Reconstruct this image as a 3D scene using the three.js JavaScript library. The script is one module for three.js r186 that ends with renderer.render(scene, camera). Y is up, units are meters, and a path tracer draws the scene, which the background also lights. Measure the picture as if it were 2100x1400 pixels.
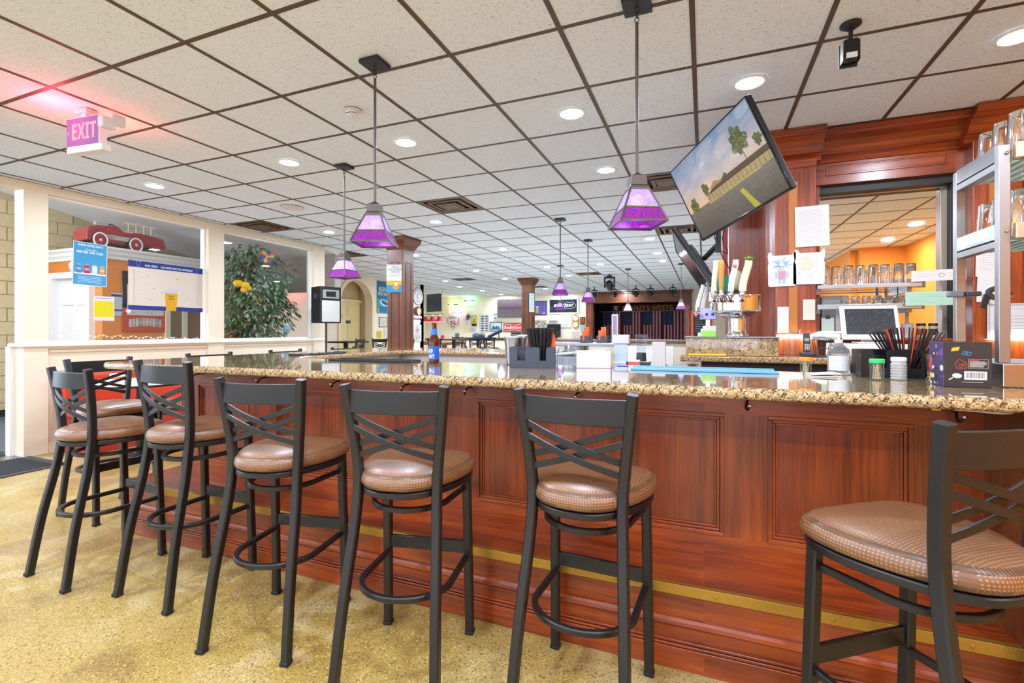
import * as THREE from 'three';
import { mergeGeometries, mergeVertices } from 'three/addons/utils/BufferGeometryUtils.js';
import { RoundedBoxGeometry } from 'three/addons/geometries/RoundedBoxGeometry.js';
import { RectAreaLightUniformsLib } from 'three/addons/lights/RectAreaLightUniformsLib.js';

// ---------------------------------------------------------------- camera, light, exposure
const scene = new THREE.Scene();
const camera = new THREE.PerspectiveCamera(2 * Math.atan(700 / 981.4) * 180 / Math.PI, 1.5, 0.05, 80);
camera.position.set(0, 1.26, 0);
camera.rotation.y = 0.3817;
camera.setViewOffset(2100, 1400, 0, 21.6, 2100, 1400);      // slight rise of the lens, verticals stay upright
const renderer = new THREE.WebGLRenderer({ antialias: true });
renderer.toneMapping = THREE.LinearToneMapping;
renderer.toneMappingExposure = 1.13;
renderer.shadowMap.enabled = true;
RectAreaLightUniformsLib.init();
scene.background = new THREE.Color(0.80, 0.92, 1.12);           // overcast daylight outside the entrance glazing
scene.backgroundIntensity = 3.4;
const LAMP = 400;                                             // radiance of one recessed downlight
const WARM = new THREE.Color(0.89, 1.0, 1.18);

// ---------------------------------------------------------------- helpers
let seed = 7;
const rnd = () => { seed = (seed + 0x6d2b79f5) | 0; let t = Math.imul(seed ^ (seed >>> 15), 1 | seed); t = (t + Math.imul(t ^ (t >>> 7), 61 | t)) ^ t; return ((t ^ (t >>> 14)) >>> 0) / 4294967296; };
const rr = (a, b) => a + (b - a) * rnd();
const V = (x, y, z) => new THREE.Vector3(x, y, z);
const ORD = ['first', 'second', 'third', 'fourth', 'fifth', 'sixth', 'seventh', 'eighth', 'ninth', 'tenth', 'eleventh', 'twelfth'];
const used = new Map();
function numbered(name) {
  const n = used.get(name) ?? 0; used.set(name, n + 1);
  return n ? name + '_' + String(n).padStart(3, '0') : name;
}
// world: x to the right along the bar, y up, D = depth away from the camera wall (z = -D)
function thing(name, label, category, [x, y, D] = [0, 0, 0], turn = 0, group) {
  const o = new THREE.Group(); o.name = numbered(name); scene.add(o);
  o.position.set(x, y, -D); o.rotation.y = turn; o.userData = { label, category };
  if (group) o.userData.group = group;
  return o;
}
function struct(name, [x, y, D] = [0, 0, 0], turn = 0) {
  const o = new THREE.Group(); o.name = name; scene.add(o); o.position.set(x, y, -D); o.rotation.y = turn;
  o.userData = { kind: 'structure' }; return o;
}
function metric(g, swap) {                                     // uv in metres, projected along the dominant axis of the face
  const p = g.attributes.position, n = g.attributes.normal, uv = new Float32Array(p.count * 2);
  for (let i = 0; i < p.count; i++) {
    const ax = Math.abs(n.getX(i)), ay = Math.abs(n.getY(i)), az = Math.abs(n.getZ(i));
    let u, v;
    if (ay >= ax && ay >= az) { u = p.getX(i); v = p.getZ(i); } else if (ax >= az) { u = p.getZ(i); v = p.getY(i); } else { u = p.getX(i); v = p.getY(i); }
    uv[2 * i] = swap ? v : u; uv[2 * i + 1] = swap ? u : v;
  }
  g.setAttribute('uv', new THREE.BufferAttribute(uv, 2)); return g;
}
function prep(g) {
  if (g.index) g = g.toNonIndexed();
  for (const k of Object.keys(g.attributes)) if (!['position', 'normal', 'uv'].includes(k)) g.deleteAttribute(k);
  if (!g.attributes.normal) g.computeVertexNormals();
  if (!g.attributes.uv) metric(g);
  g.clearGroups?.();
  return g;
}
function merge(list) { const a = [].concat(list).map(prep); return a.length === 1 ? a[0] : mergeGeometries(a); }
function part(name, geos, mat, parent, opt = {}) {
  let g = merge(geos);
  if (!opt.keepUV) metric(g, opt.swap);
  const m = new THREE.Mesh(g, mat); m.name = name; m.castShadow = m.receiveShadow = true;
  if (opt.label) m.userData.label = opt.label;
  if (opt.kind) m.userData.kind = opt.kind;
  parent.add(m); return m;
}
function solo(name, label, category, geos, mat, pos = [0, 0, 0], turn = 0, group, opt = {}) {     // a thing that is one mesh
  const m = part(numbered(name), geos, mat, scene, opt);
  m.position.set(pos[0], pos[1], -pos[2]); m.rotation.y = turn; m.userData.label = label; m.userData.category = category;
  if (group) m.userData.group = group;
  return m;
}
const T = (g, x = 0, y = 0, z = 0) => g.translate(x, y, z);
// box by extents (x0..x1, y0..y1, D0..D1)
const bx = (x0, x1, y0, y1, D0, D1) => new THREE.BoxGeometry(x1 - x0, y1 - y0, D1 - D0).translate((x0 + x1) / 2, (y0 + y1) / 2, -(D0 + D1) / 2);
const bc = (w, h, d, x = 0, y = 0, z = 0) => new THREE.BoxGeometry(w, h, d).translate(x, y, z);
const rb = (w, h, d, r = .004, x = 0, y = 0, z = 0, s = 2) => new RoundedBoxGeometry(w, h, d, s, Math.min(r, w / 2 - 1e-4, h / 2 - 1e-4, d / 2 - 1e-4)).translate(x, y, z);
const rbx = (x0, x1, y0, y1, D0, D1, r = .004) => rb(x1 - x0, y1 - y0, D1 - D0, r, (x0 + x1) / 2, (y0 + y1) / 2, -(D0 + D1) / 2);
const cyl = (r0, r1, h, x = 0, y = 0, z = 0, n = 20, open = false) => new THREE.CylinderGeometry(r1, r0, h, n, 1, open).translate(x, y + h / 2, z);   // from y upwards, r0 at the bottom
const lathe = (pts, n = 24) => new THREE.LatheGeometry(pts.map(([r, y]) => new THREE.Vector2(Math.max(r, 1e-5), y)), n);
function extrude(pts, depth, bevel = 0, holes) {
  const s = new THREE.Shape(pts.map(([a, b]) => new THREE.Vector2(a, b)));
  if (holes) for (const h of holes) s.holes.push(new THREE.Path(h.map(([a, b]) => new THREE.Vector2(a, b))));
  return new THREE.ExtrudeGeometry(s, { depth, bevelEnabled: bevel > 0, bevelSize: bevel, bevelThickness: bevel, bevelSegments: 3, curveSegments: 8 });
}
const alongX = (prof, x0, x1) => extrude(prof, x1 - x0).rotateY(Math.PI / 2).translate(x0, 0, 0);            // profile in (D, y)
const alongD = (prof, D0, D1) => extrude(prof, D1 - D0).translate(0, 0, -D1);                                   // profile in (x, y)
const flat = (pts, y0, y1, bevel = 0) => extrude(pts, y1 - y0 - 2 * bevel, bevel).rotateX(-Math.PI / 2).translate(0, y0 + bevel, 0);   // outline in (x, D), extruded upwards
function tube(pts, r, seg = 24, rad = 8, closed = false) { return new THREE.TubeGeometry(new THREE.CatmullRomCurve3(pts, closed), seg, r, rad, closed); }
function curvePts(ctrl, n, closed = false) { return new THREE.CatmullRomCurve3(ctrl, closed, 'catmullrom', .5).getSpacedPoints(n); }
// sweep of a section [[a,b],...] (counter-clockwise) along points; "a" follows ref, "b" = tangent x a
function sweep(pts, section, ref, closed = false) {
  const N = pts.length, M = section.length, rows = [];
  for (let i = 0; i < N; i++) {
    const p0 = pts[closed ? (i + N - 1) % N : Math.max(i - 1, 0)], p1 = pts[closed ? (i + 1) % N : Math.min(i + 1, N - 1)];
    const t = p1.clone().sub(p0).normalize(), a = ref.clone().addScaledVector(t, -t.dot(ref)).normalize(), b = t.clone().cross(a);
    rows.push(section.map(([u, v]) => pts[i].clone().addScaledVector(a, u).addScaledVector(b, v)));
  }
  const pos = [], idx = [];
  const n = closed ? N : N - 1;
  for (let k = 0; k < M; k++) {
    const k2 = (k + 1) % M, base = pos.length / 3;
    for (let i = 0; i < N; i++) { pos.push(...rows[i][k].toArray(), ...rows[i][k2].toArray()); }
    for (let i = 0; i < n; i++) { const a = base + 2 * i, c = base + 2 * ((i + 1) % N); idx.push(a, c, a + 1, a + 1, c, c + 1); }
  }
  if (!closed) for (const [i, flip] of [[0, 1], [N - 1, 0]]) {
    const base = pos.length / 3; for (const q of rows[i]) pos.push(...q.toArray());
    for (let k = 1; k < M - 1; k++) flip ? idx.push(base, base + k, base + k + 1) : idx.push(base, base + k + 1, base + k);
  }
  const g = new THREE.BufferGeometry();
  g.setAttribute('position', new THREE.Float32BufferAttribute(pos, 3)); g.setIndex(idx); g.computeVertexNormals();
  return g;
}
const rect = (a, b, c = .15) => { const k = Math.min(a, b) * c * 2; return [[a - k, -b], [a, -b + k], [a, b - k], [a - k, b], [-a + k, b], [-a, b - k], [-a, -b + k], [-a + k, -b]]; };
const bar = (p, q, a, b, ref = V(0, 1, 0)) => sweep([p, q], rect(a, b), ref);

// ---------------------------------------------------------------- procedural textures
function grid2(n) { const g = new Float32Array(n * n); for (let i = 0; i < n * n; i++) g[i] = rnd(); return g; }
function noiser(n) {                                            // tileable value noise with n cells per side
  const g = grid2(n);
  return (x, y) => { x = ((x % 1) + 1) % 1 * n; y = ((y % 1) + 1) % 1 * n; const i = Math.floor(x), j = Math.floor(y), fx = x - i, fy = y - j, sx = fx * fx * (3 - 2 * fx), sy = fy * fy * (3 - 2 * fy), i1 = (i + 1) % n, j1 = (j + 1) % n, a = g[(j % n) * n + i % n], b = g[(j % n) * n + i1], c = g[j1 * n + i % n], d = g[j1 * n + i1]; return a + (b - a) * sx + (c - a + (a - b - c + d) * sx) * sy; };
}
function tex(w, h, metresX, metresY, f, srgb = true) {
  const d = new Uint8Array(w * h * 4);
  for (let y = 0; y < h; y++) for (let x = 0; x < w; x++) { const c = f(x / w, y / h, x, y), o = (y * w + x) * 4; d[o] = Math.max(0, Math.min(255, c[0])); d[o + 1] = Math.max(0, Math.min(255, c[1])); d[o + 2] = Math.max(0, Math.min(255, c[2])); d[o + 3] = 255; }
  const t = new THREE.DataTexture(d, w, h); t.wrapS = t.wrapT = THREE.RepeatWrapping; t.magFilter = THREE.LinearFilter; t.minFilter = THREE.LinearMipmapLinearFilter; t.generateMipmaps = true;
  if (srgb) t.colorSpace = THREE.SRGBColorSpace; t.repeat.set(1 / metresX, 1 / metresY); t.needsUpdate = true; return t;
}
const mix = (a, b, t) => a.map((v, i) => v + (b[i] - v) * t);
const clamp = (x, a = 0, b = 1) => Math.min(b, Math.max(a, x));
const sst = (a, b, x) => { const t = clamp((x - a) / (b - a)); return t * t * (3 - 2 * t); };
function woodTex(dark, mid, light, w = 512, h = 512, mx = .5, my = 1.6) {
  const a = noiser(6), b = noiser(40), c = noiser(128), d = noiser(5);
  return tex(w, h, mx, my, (u, v) => {
    const warp = a(u, v * .5) * .25 + d(u, v) * .1, s = Math.sin((u * 9 + warp * 6) * Math.PI * 2) * .5 + .5;
    const g = b(u, v * .1) * .5 + c(u, v * .15) * .5, k = clamp(.44 + s * .08 + (g - .5) * .6 + (a(u, v) - .5) * .42);
    return k < .5 ? mix(dark, mid, k * 2) : mix(mid, light, (k - .5) * 2);
  });
}
const granite = (() => {
  const a = noiser(24), b = noiser(64), c = noiser(128), d = noiser(10), e = noiser(90);
  return tex(768, 768, .27, .27, (u, v) => {
    const n = a(u, v) * .45 + b(u, v) * .55, s = c(u, v);
    let col = mix([150, 122, 84], [196, 170, 128], sst(.3, .7, n * .7 + d(u, v) * .3));
    if (e(u, v) > .74) col = mix(col, [220, 204, 172], .4);
    const dk = sst(.63, .72, b(u + .37, v + .11) * .6 + a(u + .2, v + .7) * .4 + (s - .5) * .12);
    col = mix(col, [46, 36, 28], dk * .85);
    const br = sst(.64, .72, e(u + .5, v + .3)); return mix(col, [112, 82, 50], br * .7).map((x) => x + (s - .5) * 22);
  });
})();
const concrete = (() => {
  const a = noiser(7), b = noiser(26), c = noiser(900), d = noiser(1200), e = noiser(13), s = noiser(4), f2 = noiser(70);
  return tex(2048, 2048, 5.2, 5.2, (u, v) => {
    let col = mix([160, 132, 62], [192, 166, 98], a(u, v) * .45 + b(u, v) * .35 + s(u, v) * .2);
    col = mix(col, [200, 184, 140], sst(.55, .75, e(u + .3, v)) * .35);
    const st = sst(.52, .74, b(u + .1, v + .6) * .4 + e(u, v) * .4 + f2(u, v) * .2); col = mix(col, [116, 92, 56], st * .36); col = mix(col, [214, 198, 160], sst(.6, .8, e(u + .45, v + .2) * .6 + f2(u + .3, v) * .4) * .5);
    const k = c(u, v), k2 = d(u, v); if (k > .78) col = mix(col, [92, 68, 36], .55); if (k2 > .80) col = mix(col, [232, 210, 152], .6); if (k2 < .13) col = mix(col, [80, 58, 32], .55);
    return col.map((x) => x + (k - .5) * 18);
  });
})();
const tileTex = (() => {
  const a = noiser(64), c = noiser(200), b = noiser(256);
  return tex(512, 512, .61, .61, (u, v) => { let k = 240 + (b(u, v) - .5) * 10; const h = c(u, v) * .7 + a(u, v) * .3; if (h > .735) k -= 62 * sst(.735, .80, h); if (b(u + .3, v + .4) > .93) k -= 45; return [k - 15, k - 6, k + 2]; });
})();
const meshTex = tex(64, 64, .0085, .0085, (u, v) => { const k = (.5 + .5 * Math.sin(u * 6.283)) * (.5 + .5 * Math.sin(v * 6.283)); return mix([110, 74, 48], [174, 126, 86], k); });
const meshBump = tex(64, 64, .0085, .0085, (u, v) => { const k = 255 * (.5 + .5 * Math.sin(u * 6.283)) * (.5 + .5 * Math.sin(v * 6.283)); return [k, k, k]; }, false);
const grainBump = (() => { const b = noiser(60), c = noiser(128); return tex(256, 256, .25, .25, (u, v) => { const k = 255 * (b(u, v) * .5 + c(u, v) * .5); return [k, k, k]; }, false); })();
const wood1 = woodTex([90, 32, 6], [146, 58, 10], [184, 90, 20]);
const wood2 = woodTex([68, 34, 14], [104, 54, 24], [134, 78, 38]);
const stonePaint = (() => { const b = noiser(90), c = noiser(12); return tex(256, 256, .6, .6, (u, v) => { const k = (b(u, v) - .5) * 12 + (c(u, v) - .5) * 8; return [200 + k, 181 + k, 138 + k]; }); })();
function canvasTex(w, h, draw) {
  const c = document.createElement('canvas'); c.width = w; c.height = h; const g = c.getContext('2d'); draw(g, w, h);
  const t = new THREE.CanvasTexture(c); t.colorSpace = THREE.SRGBColorSpace; t.magFilter = THREE.LinearFilter; t.anisotropy = 8; return t;
}

// ---------------------------------------------------------------- materials
const std = (color, roughness = .6, metalness = 0, more = {}) => new THREE.MeshStandardMaterial({ color, roughness, metalness, ...more });
const phys = (color, roughness, more = {}) => new THREE.MeshPhysicalMaterial({ color, roughness, ...more });
const M = {
  tile: std('#ffffff', .9, 0, { map: tileTex }), gridbar: std('#4e3b2c', .55), slab: std('#d8d4cc', .9),
  floor: phys('#ffffff', .38, { map: concrete, clearcoat: .25, clearcoatRoughness: .25 }),
  cream: std('#e6dbc2', .5), creamWall: std('#ece0c8', .7), white: std('#f3f1ec', .5), orange: std('#e08a3c', .65), orangeDeep: std('#e8912c', .65),
  block: std('#ffffff', .75, 0, { map: stonePaint }), mortar: std('#b3a384', .9), taupe: std('#aaa096', .8),
  wood: phys('#ffffff', .34, { map: wood1, clearcoat: .5, clearcoatRoughness: .22 }),
  woodDull: phys('#ffffff', .45, { map: wood2, clearcoat: .3, clearcoatRoughness: .3 }), woodLight: std('#b06a24', .5),
  granite: phys('#ffffff', .07, { map: granite, clearcoat: .8, clearcoatRoughness: .03 }),
  brass: std('#b48d3c', .38, .7, { bumpMap: grainBump, bumpScale: .0006 }),
  iron: phys('#131214', .42, { clearcoat: .15, clearcoatRoughness: .35, bumpMap: grainBump, bumpScale: .0002 }), black: std('#17171a', .5), blackGloss: phys('#121214', .15), darkGrey: std('#3a3c40', .5), rubber: std('#1d1e22', .75),
  vinyl: phys('#ffffff', .36, { map: meshTex, bumpMap: meshBump, bumpScale: .0006, clearcoat: .55, clearcoatRoughness: .32 }),
  steel: std('#b4b4b4', .25, 1), steelRough: std('#a2a2a2', .36, 1), chrome: std('#e6e6ea', .06, 1), bronze: std('#5c5651', .45, .8), mirror: std('#f2f2f0', .015, 1),
  glass: phys('#ffffff', .02, { transmission: 1, thickness: .004, ior: 1.5 }), pane: phys('#ffffff', .0, { transmission: 1, thickness: 0, ior: 1.45 }), plastic: phys('#f4f8fa', .08, { transmission: 1, thickness: 0, ior: 1.4 }),
  paper: std('#dedcd6', .85), plasticWhite: std('#d9d7d7', .4), slate: std('#3b4350', .55), orangePlastic: std('#f2622a', .5),
};
const TEX = (t, rough = .8, more = {}) => std('#dadada', rough, 0, { map: t, ...more });
// ---------------------------------------------------------------- structure
const CEIL = 2.748, GX = (i) => (-5.085 + i) * .6096, GD = (j) => (2.733 + j) * .6096;
{
  const f = struct('floor');
  part('concrete_slab', bx(-6.36, 3.6, -.2, 0, -4.4, 4.9), M.floor, f);
  const paleBounceFloor = std('#cfc8ba', .5);  // unseen rear floor, made pale to bounce light onto the far ceiling
  part('rear_slab', bx(-6.36, 3.6, -.2, 0, 4.9, 21), paleBounceFloor, f); part('rear_slab', bx(-11.8, -6.36, -.2, 0, 6.9, 21), paleBounceFloor, f);
  const v = struct('floor_entrance');
  const lino = (() => { const b = noiser(120), c = noiser(9); return tex(256, 256, .9, .9, (x, y) => { const k = (b(x, y) - .5) * 46 + (c(x, y) - .5) * 16; return [86 + k, 98 + k, 112 + k]; }); })();
  part('linoleum', bx(-9.8, -6.36, -.2, 0, -4.4, 6.9), std('#ffffff', .35, 0, { map: lino }), v);
  part('threshold_strip', rbx(-6.47, -6.27, 0, .012, -1, 2.6, .005), M.steelRough, v);
}
// right, front-right and rear walls (mostly seen in the back-bar mirror)
{ const w = struct('wall_right'); part('panel', bx(3.27, 3.5, 0, 3, -1.36, 4.6), M.orangeDeep, w); part('rear_panel', bx(3.27, 3.5, 0, 3, 4.6, 21), M.creamWall, w); }
part('panel', bx(2.61, 3.5, 0, 3, -1.56, -1.36), M.orangeDeep, struct('wall_corner'));
part('panel', bx(2.5, 2.7, 0, 3, -4.4, -1.56), M.orangeDeep, struct('wall_passage'));
{
  const w = struct('wall_front');
  part('panel', [bx(-9.8, 2.7, 2.5, 5.2, -4.4, -4.2), bx(-9.8, 2.7, 0, .7, -4.4, -4.2), bx(-9.8, -8.9, .7, 2.5, -4.4, -4.2), bx(1.9, 2.7, .7, 2.5, -4.4, -4.2)], M.creamWall, w);
  const fr = std('#e8e2d6', .5);
  for (let k = 0; k < 4; k++) { // added windows, unseen behind the camera, letting in soft fill daylight
    const a = -8.9 + k * 2.7, g = struct('window_' + (5 + k));
    part('frame', [bx(a, a + .06, .7, 2.5, -4.34, -4.26), bx(a + 2.64, a + 2.7, .7, 2.5, -4.34, -4.26), bx(a, a + 2.7, .7, .76, -4.34, -4.26), bx(a, a + 2.7, 2.44, 2.5, -4.34, -4.26)], fr, g);
    part('pane', bx(a + .06, a + 2.64, .76, 2.44, -4.303, -4.297), M.pane, g);
  }
}
// far end wall with the stage opening
{
  const w = struct('wall_back');
  part('panel', [bx(-11.8, -4.27, 0, 3, 18.5, 18.7), bx(-.43, 3.5, 0, 3, 18.5, 18.7), bx(-4.27, -.43, 2.76, 3, 18.5, 18.7)], M.creamWall, w);
  part('chair_rail', bx(-11.6, -4.27, .86, .92, 18.44, 18.5), M.woodDull, w, { swap: true });
  const s = struct('wall_stage');
  const blk = std('#15100f', .8);
  part('rear_panel', bx(-4.6, -.1, 0, 3, 20.6, 20.8), blk, s);
  part('side_panel', bx(-4.47, -4.27, 0, 3, 18.7, 20.6), blk, s); part('side_panel', bx(-.43, -.23, 0, 3, 18.7, 20.6), blk, s);
  part('stage_deck', bx(-4.27, -.43, 0, .6, 18.6, 20.6), M.woodDull, s, { swap: true });
  part('soffit', bx(-4.27, -.43, 2.6, 2.76, 18.7, 20.6), blk, s);
  const tr = struct('trim_1');
  const post = (x0, x1) => { part('jamb', bx(x0, x1, 0, 2.33, 18.38, 18.7), M.woodDull, tr); part('jamb_panel', bx(x0 + .06, x1 - .06, .3, 2.2, 18.365, 18.38), M.wood, tr); };
  post(-4.27, -4.0); post(-.69, -.42);
  part('header', bx(-4.27, -.42, 2.33, 2.70, 18.38, 18.7), M.woodDull, tr, { swap: true });
  part('header_moulding', [bx(-4.32, -.37, 2.68, 2.746, 18.30, 18.7), bx(-4.29, -.40, 2.33, 2.36, 18.36, 18.4)], M.woodDull, tr, { swap: true });
}
// left rear: wall with the arched door, jog, side wall
{
  const w = struct('wall_arch');
  const arch = []; for (let k = 0; k <= 20; k++) { const a = Math.PI * k / 20; arch.push([10.11 + .6 * Math.cos(a), 2.02 + .56 * Math.sin(a)]); }
  const hole = [[10.71, 0], ...arch, [9.51, 0]];
  part('panel', extrude([[6.8, -.01], [13.35, -.01], [13.35, 2.95], [6.8, 2.95]], .2, 0, [hole.map(([a, b]) => [a, b])]).rotateY(Math.PI / 2).translate(-8.65, 0, 0), M.creamWall, w);
  const outer = []; for (let k = 0; k <= 20; k++) { const a = Math.PI * k / 20; outer.push([10.11 + .69 * Math.cos(a), 2.02 + .645 * Math.sin(a)]); }
  part('arch_casing', extrude([[10.80, 0], ...outer, [9.42, 0], [9.51, 0], ...arch.slice().reverse(), [10.71, 0]], .04).rotateY(Math.PI / 2).translate(-8.45, 0, 0), std('#ead9ae', .5), w);
  part('impost_block', [bx(-8.45, -8.39, 1.98, 2.06, 10.69, 10.83), bx(-8.45, -8.39, 1.98, 2.06, 9.39, 9.53)], std('#ead9ae', .5), w);
  part('recess_panel', bx(-8.9, -8.86, 0, 2.75, 9.3, 10.9), std('#c9ae82', .7), w);
  part('recess_side', [bx(-8.88, -8.65, 0, 2.7, 9.35, 9.46), bx(-8.88, -8.65, 0, 2.7, 10.76, 10.87), bx(-8.88, -8.65, 2.62, 2.75, 9.35, 10.87)], std('#dcc491', .6), w);
  const d = struct('door_1', [-8.84, 0, 0]); const dm = std('#e2cf95', .5);
  part('door_leaf', bx(0, .04, 0, 2.03, 9.56, 10.66), dm, d);
  part('transom_rail', bx(0, .07, 2.03, 2.10, 9.5, 10.72), dm, d);
  for (const [a, b] of [[9.66, 10.05], [10.17, 10.56]]) for (const [c, e] of [[.15, .92], [1.05, 1.55], [1.66, 1.94]]) part('door_panel', rbx(.038, .052, c, e, a, b, .01), dm, d);
  part('door_knob', new THREE.SphereGeometry(.035, 14, 10).translate(.09, .98, -9.64), M.brass, d);
  const g = struct('wall_alcove');
  part('panel', [bx(-11.8, -8.45, 0, 2.95, 13.15, 13.35)], M.creamWall, g);
  part('side_panel', bx(-11.8, -11.6, 0, 2.95, 13.35, 18.5), M.creamWall, g);
}
// entrance: painted block wall, sloping roof, closing walls
const roofY = (D) => 3.32 - .2 * (D - 3.72);
{
  const w = struct('wall_entrance');
  // painted masonry around the off-frame glazed entrance (D -2.0 .. 2.2)
  part('masonry', [bx(-9.9, -9.615, 0, 5.2, -4.4, -2.0), bx(-9.9, -9.615, 3.1, 5.2, -2.0, 2.2), bx(-9.9, -9.615, 0, 5.2, 2.2, 7)], M.mortar, w);
  const full = new THREE.BoxGeometry(.02, .19, .386), half = new THREE.BoxGeometry(.02, .19, .186);
  [full, half].forEach((g) => metric(g));
  for (let r = 0; r < 18; r++) for (let k = 0; k < 7; k++) {
    const off = r % 2 ? .2 : 0, D = 2.6 + k * .4 + off, y = .1 + r * .2; if (y + .1 > roofY(D - .2) - .02) continue;
    const b = new THREE.Mesh(full, M.block); b.name = 'block'; b.position.set(-9.61, y, -D); b.castShadow = b.receiveShadow = true; w.add(b);
  }
  part('baseboard', bx(-9.60, -9.585, 0, .1, 2.2, 4.2), M.black, w);
  const e = struct('window_3'); const fr = std('#4a4a4c', .4, .6);
  part('frame', [bx(-9.8, -9.7, 0, 3.1, -2.0, -1.92), bx(-9.8, -9.7, 0, 3.1, .06, .14), bx(-9.8, -9.7, 0, 3.1, 2.12, 2.2), bx(-9.8, -9.7, 0, .1, -2.0, 2.2), bx(-9.8, -9.7, 3.02, 3.1, -2.0, 2.2)], fr, e);
  part('pane', bx(-9.755, -9.75, .1, 3.02, -1.92, .06), M.pane, e); part('pane', bx(-9.755, -9.75, .1, 3.02, .14, 2.12), M.pane, e);
  for (const [x, y, D, l] of [[-7.9, 2.75, 1.5, 'added unseen globe lamp brightening the entrance, nearer the bar'], [-7.6, 2.9, -1.2, 'added unseen globe lamp brightening the entrance, by the front windows']]) {  // added off-frame lamps that brighten the lobby and its ceiling
    const t = thing('added_globe_lamp', l, 'lamp', [x, y, D], 0, 'added fill globe lamps in the entrance');
    part('globe', new THREE.SphereGeometry(.14, 24, 16), new THREE.MeshStandardMaterial({ color: '#fff', emissive: WARM, emissiveIntensity: 5 }), t); part('cord', cyl(.006, .006, roofY(D) - y - .13, 0, .13, 0, 8), M.black, t); part('collar', cyl(.05, .04, .04, 0, .125, 0, 16), M.black, t);
    const q = new THREE.PointLight(WARM, 8); q.shadow.radius = 6; q.castShadow = true; t.add(q);
  }
  const r = struct('ceiling_entrance');
  part('sloped_board', alongX([[-4.4, roofY(-4.4)], [7.1, roofY(7.1)], [7.1, roofY(7.1) + .2], [-4.4, roofY(-4.4) + .2]], -9.9, -6.28), std('#efeeec', .7), r);
  part('panel', bx(-9.9, -6.3, 2.0, 4, 6.95, 7.1), M.taupe, struct('wall_lintel'));
  part('panel', bx(-6.46, -6.30, 2.75, 5.3, -4.4, 7.0), M.white, struct('wall_upper_left'));
}
// orange lobby block with white cornice
{
  const w = struct('wall_lobby');
  part('front_panel', [bx(-9.6, -9.42, 0, 2.35, 4.28, 4.4), bx(-8.37, -8.2, 0, 2.35, 4.28, 4.4), bx(-9.42, -8.37, 2.15, 2.35, 4.28, 4.4)], M.orange, w);
  part('side_panel', bx(-8.32, -8.2, 0, 2.35, 4.4, 6.95), M.orange, w);
  const prof = [[0, 2.33], [.03, 2.33], [.035, 2.37], [.06, 2.40], [.07, 2.44], [.10, 2.47], [.10, 2.50], [0, 2.50]];
  part('cornice', alongD(prof.map(([a, y]) => [-8.2 + a, y]), 4.18, 6.95), M.white, w);
  part('cornice', alongX(prof.map(([a, y]) => [4.28 - a, y]).reverse(), -9.6, -8.1), M.white, w);
  part('top_board', bx(-9.6, -8.2, 2.40, 2.49, 4.28, 6.95), M.white, w);
  const d = struct('door_2');
  part('casing', [bx(-9.42, -9.33, 0, 2.15, 4.2, 4.36), bx(-8.46, -8.37, 0, 2.15, 4.2, 4.36), bx(-9.33, -8.46, 2.06, 2.15, 4.2, 4.36)], M.white, d);
  part('door_leaf', bx(-9.33, -8.46, 0, 2.06, 4.30, 4.35), M.white, d);
  for (const [a, b] of [[-9.24, -8.93], [-8.86, -8.55]]) for (const [c, e] of [[.2, .9], [1.0, 1.55], [1.65, 1.95]]) part('door_panel', rbx(a, b, c, e, 4.285, 4.305, .008), M.white, d);
  // glazed cabinet-like window on the side of the block
  const g = struct('window_4');
  part('frame', [bx(-8.2, -8.15, .9, 2.1, 5.15, 5.22), bx(-8.2, -8.15, .9, 2.1, 5.42, 5.50), bx(-8.2, -8.15, .9, 2.1, 5.86, 5.94), bx(-8.2, -8.15, 2.04, 2.14, 5.15, 6.9), bx(-8.2, -8.15, .85, .92, 5.15, 6.9)], M.cream, g);
  part('blind', bx(-8.2, -8.18, .92, 2.04, 5.22, 5.42), std('#7d6b52', .8), g); part('blind', bx(-8.2, -8.18, .92, 2.04, 5.50, 5.86), std('#8a6a4a', .8), g);
}
// partition with two big panes
{
  const w = struct('wall_left');
  part('lower_panel', bx(-6.40, -6.28, 0, 1.10, 2.79, 6.65), M.cream, w);
  part('panel_moulding', [bx(-6.28, -6.262, 1.035, 1.06, 2.80, 6.42), bx(-6.28, -6.27, .84, .86, 2.80, 6.42)], M.cream, w);
  part('baseboard', bx(-6.28, -6.255, 0, .11, 2.79, 6.65), M.cream, w);
  for (const [a, b] of [[2.595, 2.79], [4.50, 4.73], [6.40, 6.65]]) part('post', rbx(-6.42, -6.25, 0, 2.67, a, b, .006), M.cream, w);
  part('sill_board', rbx(-6.47, -6.215, 1.10, 1.135, 2.56, 6.68, .008), M.white, w);
  part('sill_moulding', alongD([[-6.28, 1.06], [-6.245, 1.085], [-6.24, 1.10], [-6.28, 1.10]], 2.6, 6.65), M.cream, w);
  part('header_beam', rbx(-6.44, -6.25, 2.665, 2.80, -4.2, 6.66, .004), M.cream, w);
  part('end_cap_board', bx(-6.50, -6.42, 0, 1.10, 2.56, 2.79), M.white, w);
  const a = struct('window_1'), b = struct('window_2');
  for (const [o, d0, d1] of [[a, 2.79, 4.50], [b, 4.73, 6.40]]) {
    part('pane', bx(-6.343, -6.337, 1.135, 2.665, d0, d1), M.pane, o);
    part('stop_bead', [bx(-6.37, -6.31, 1.135, 1.155, d0, d1), bx(-6.37, -6.31, 2.645, 2.665, d0, d1), bx(-6.37, -6.31, 1.155, 2.645, d0, d0 + .02), bx(-6.37, -6.31, 1.155, 2.645, d1 - .02, d1)], M.white, o);
  }
}
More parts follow.
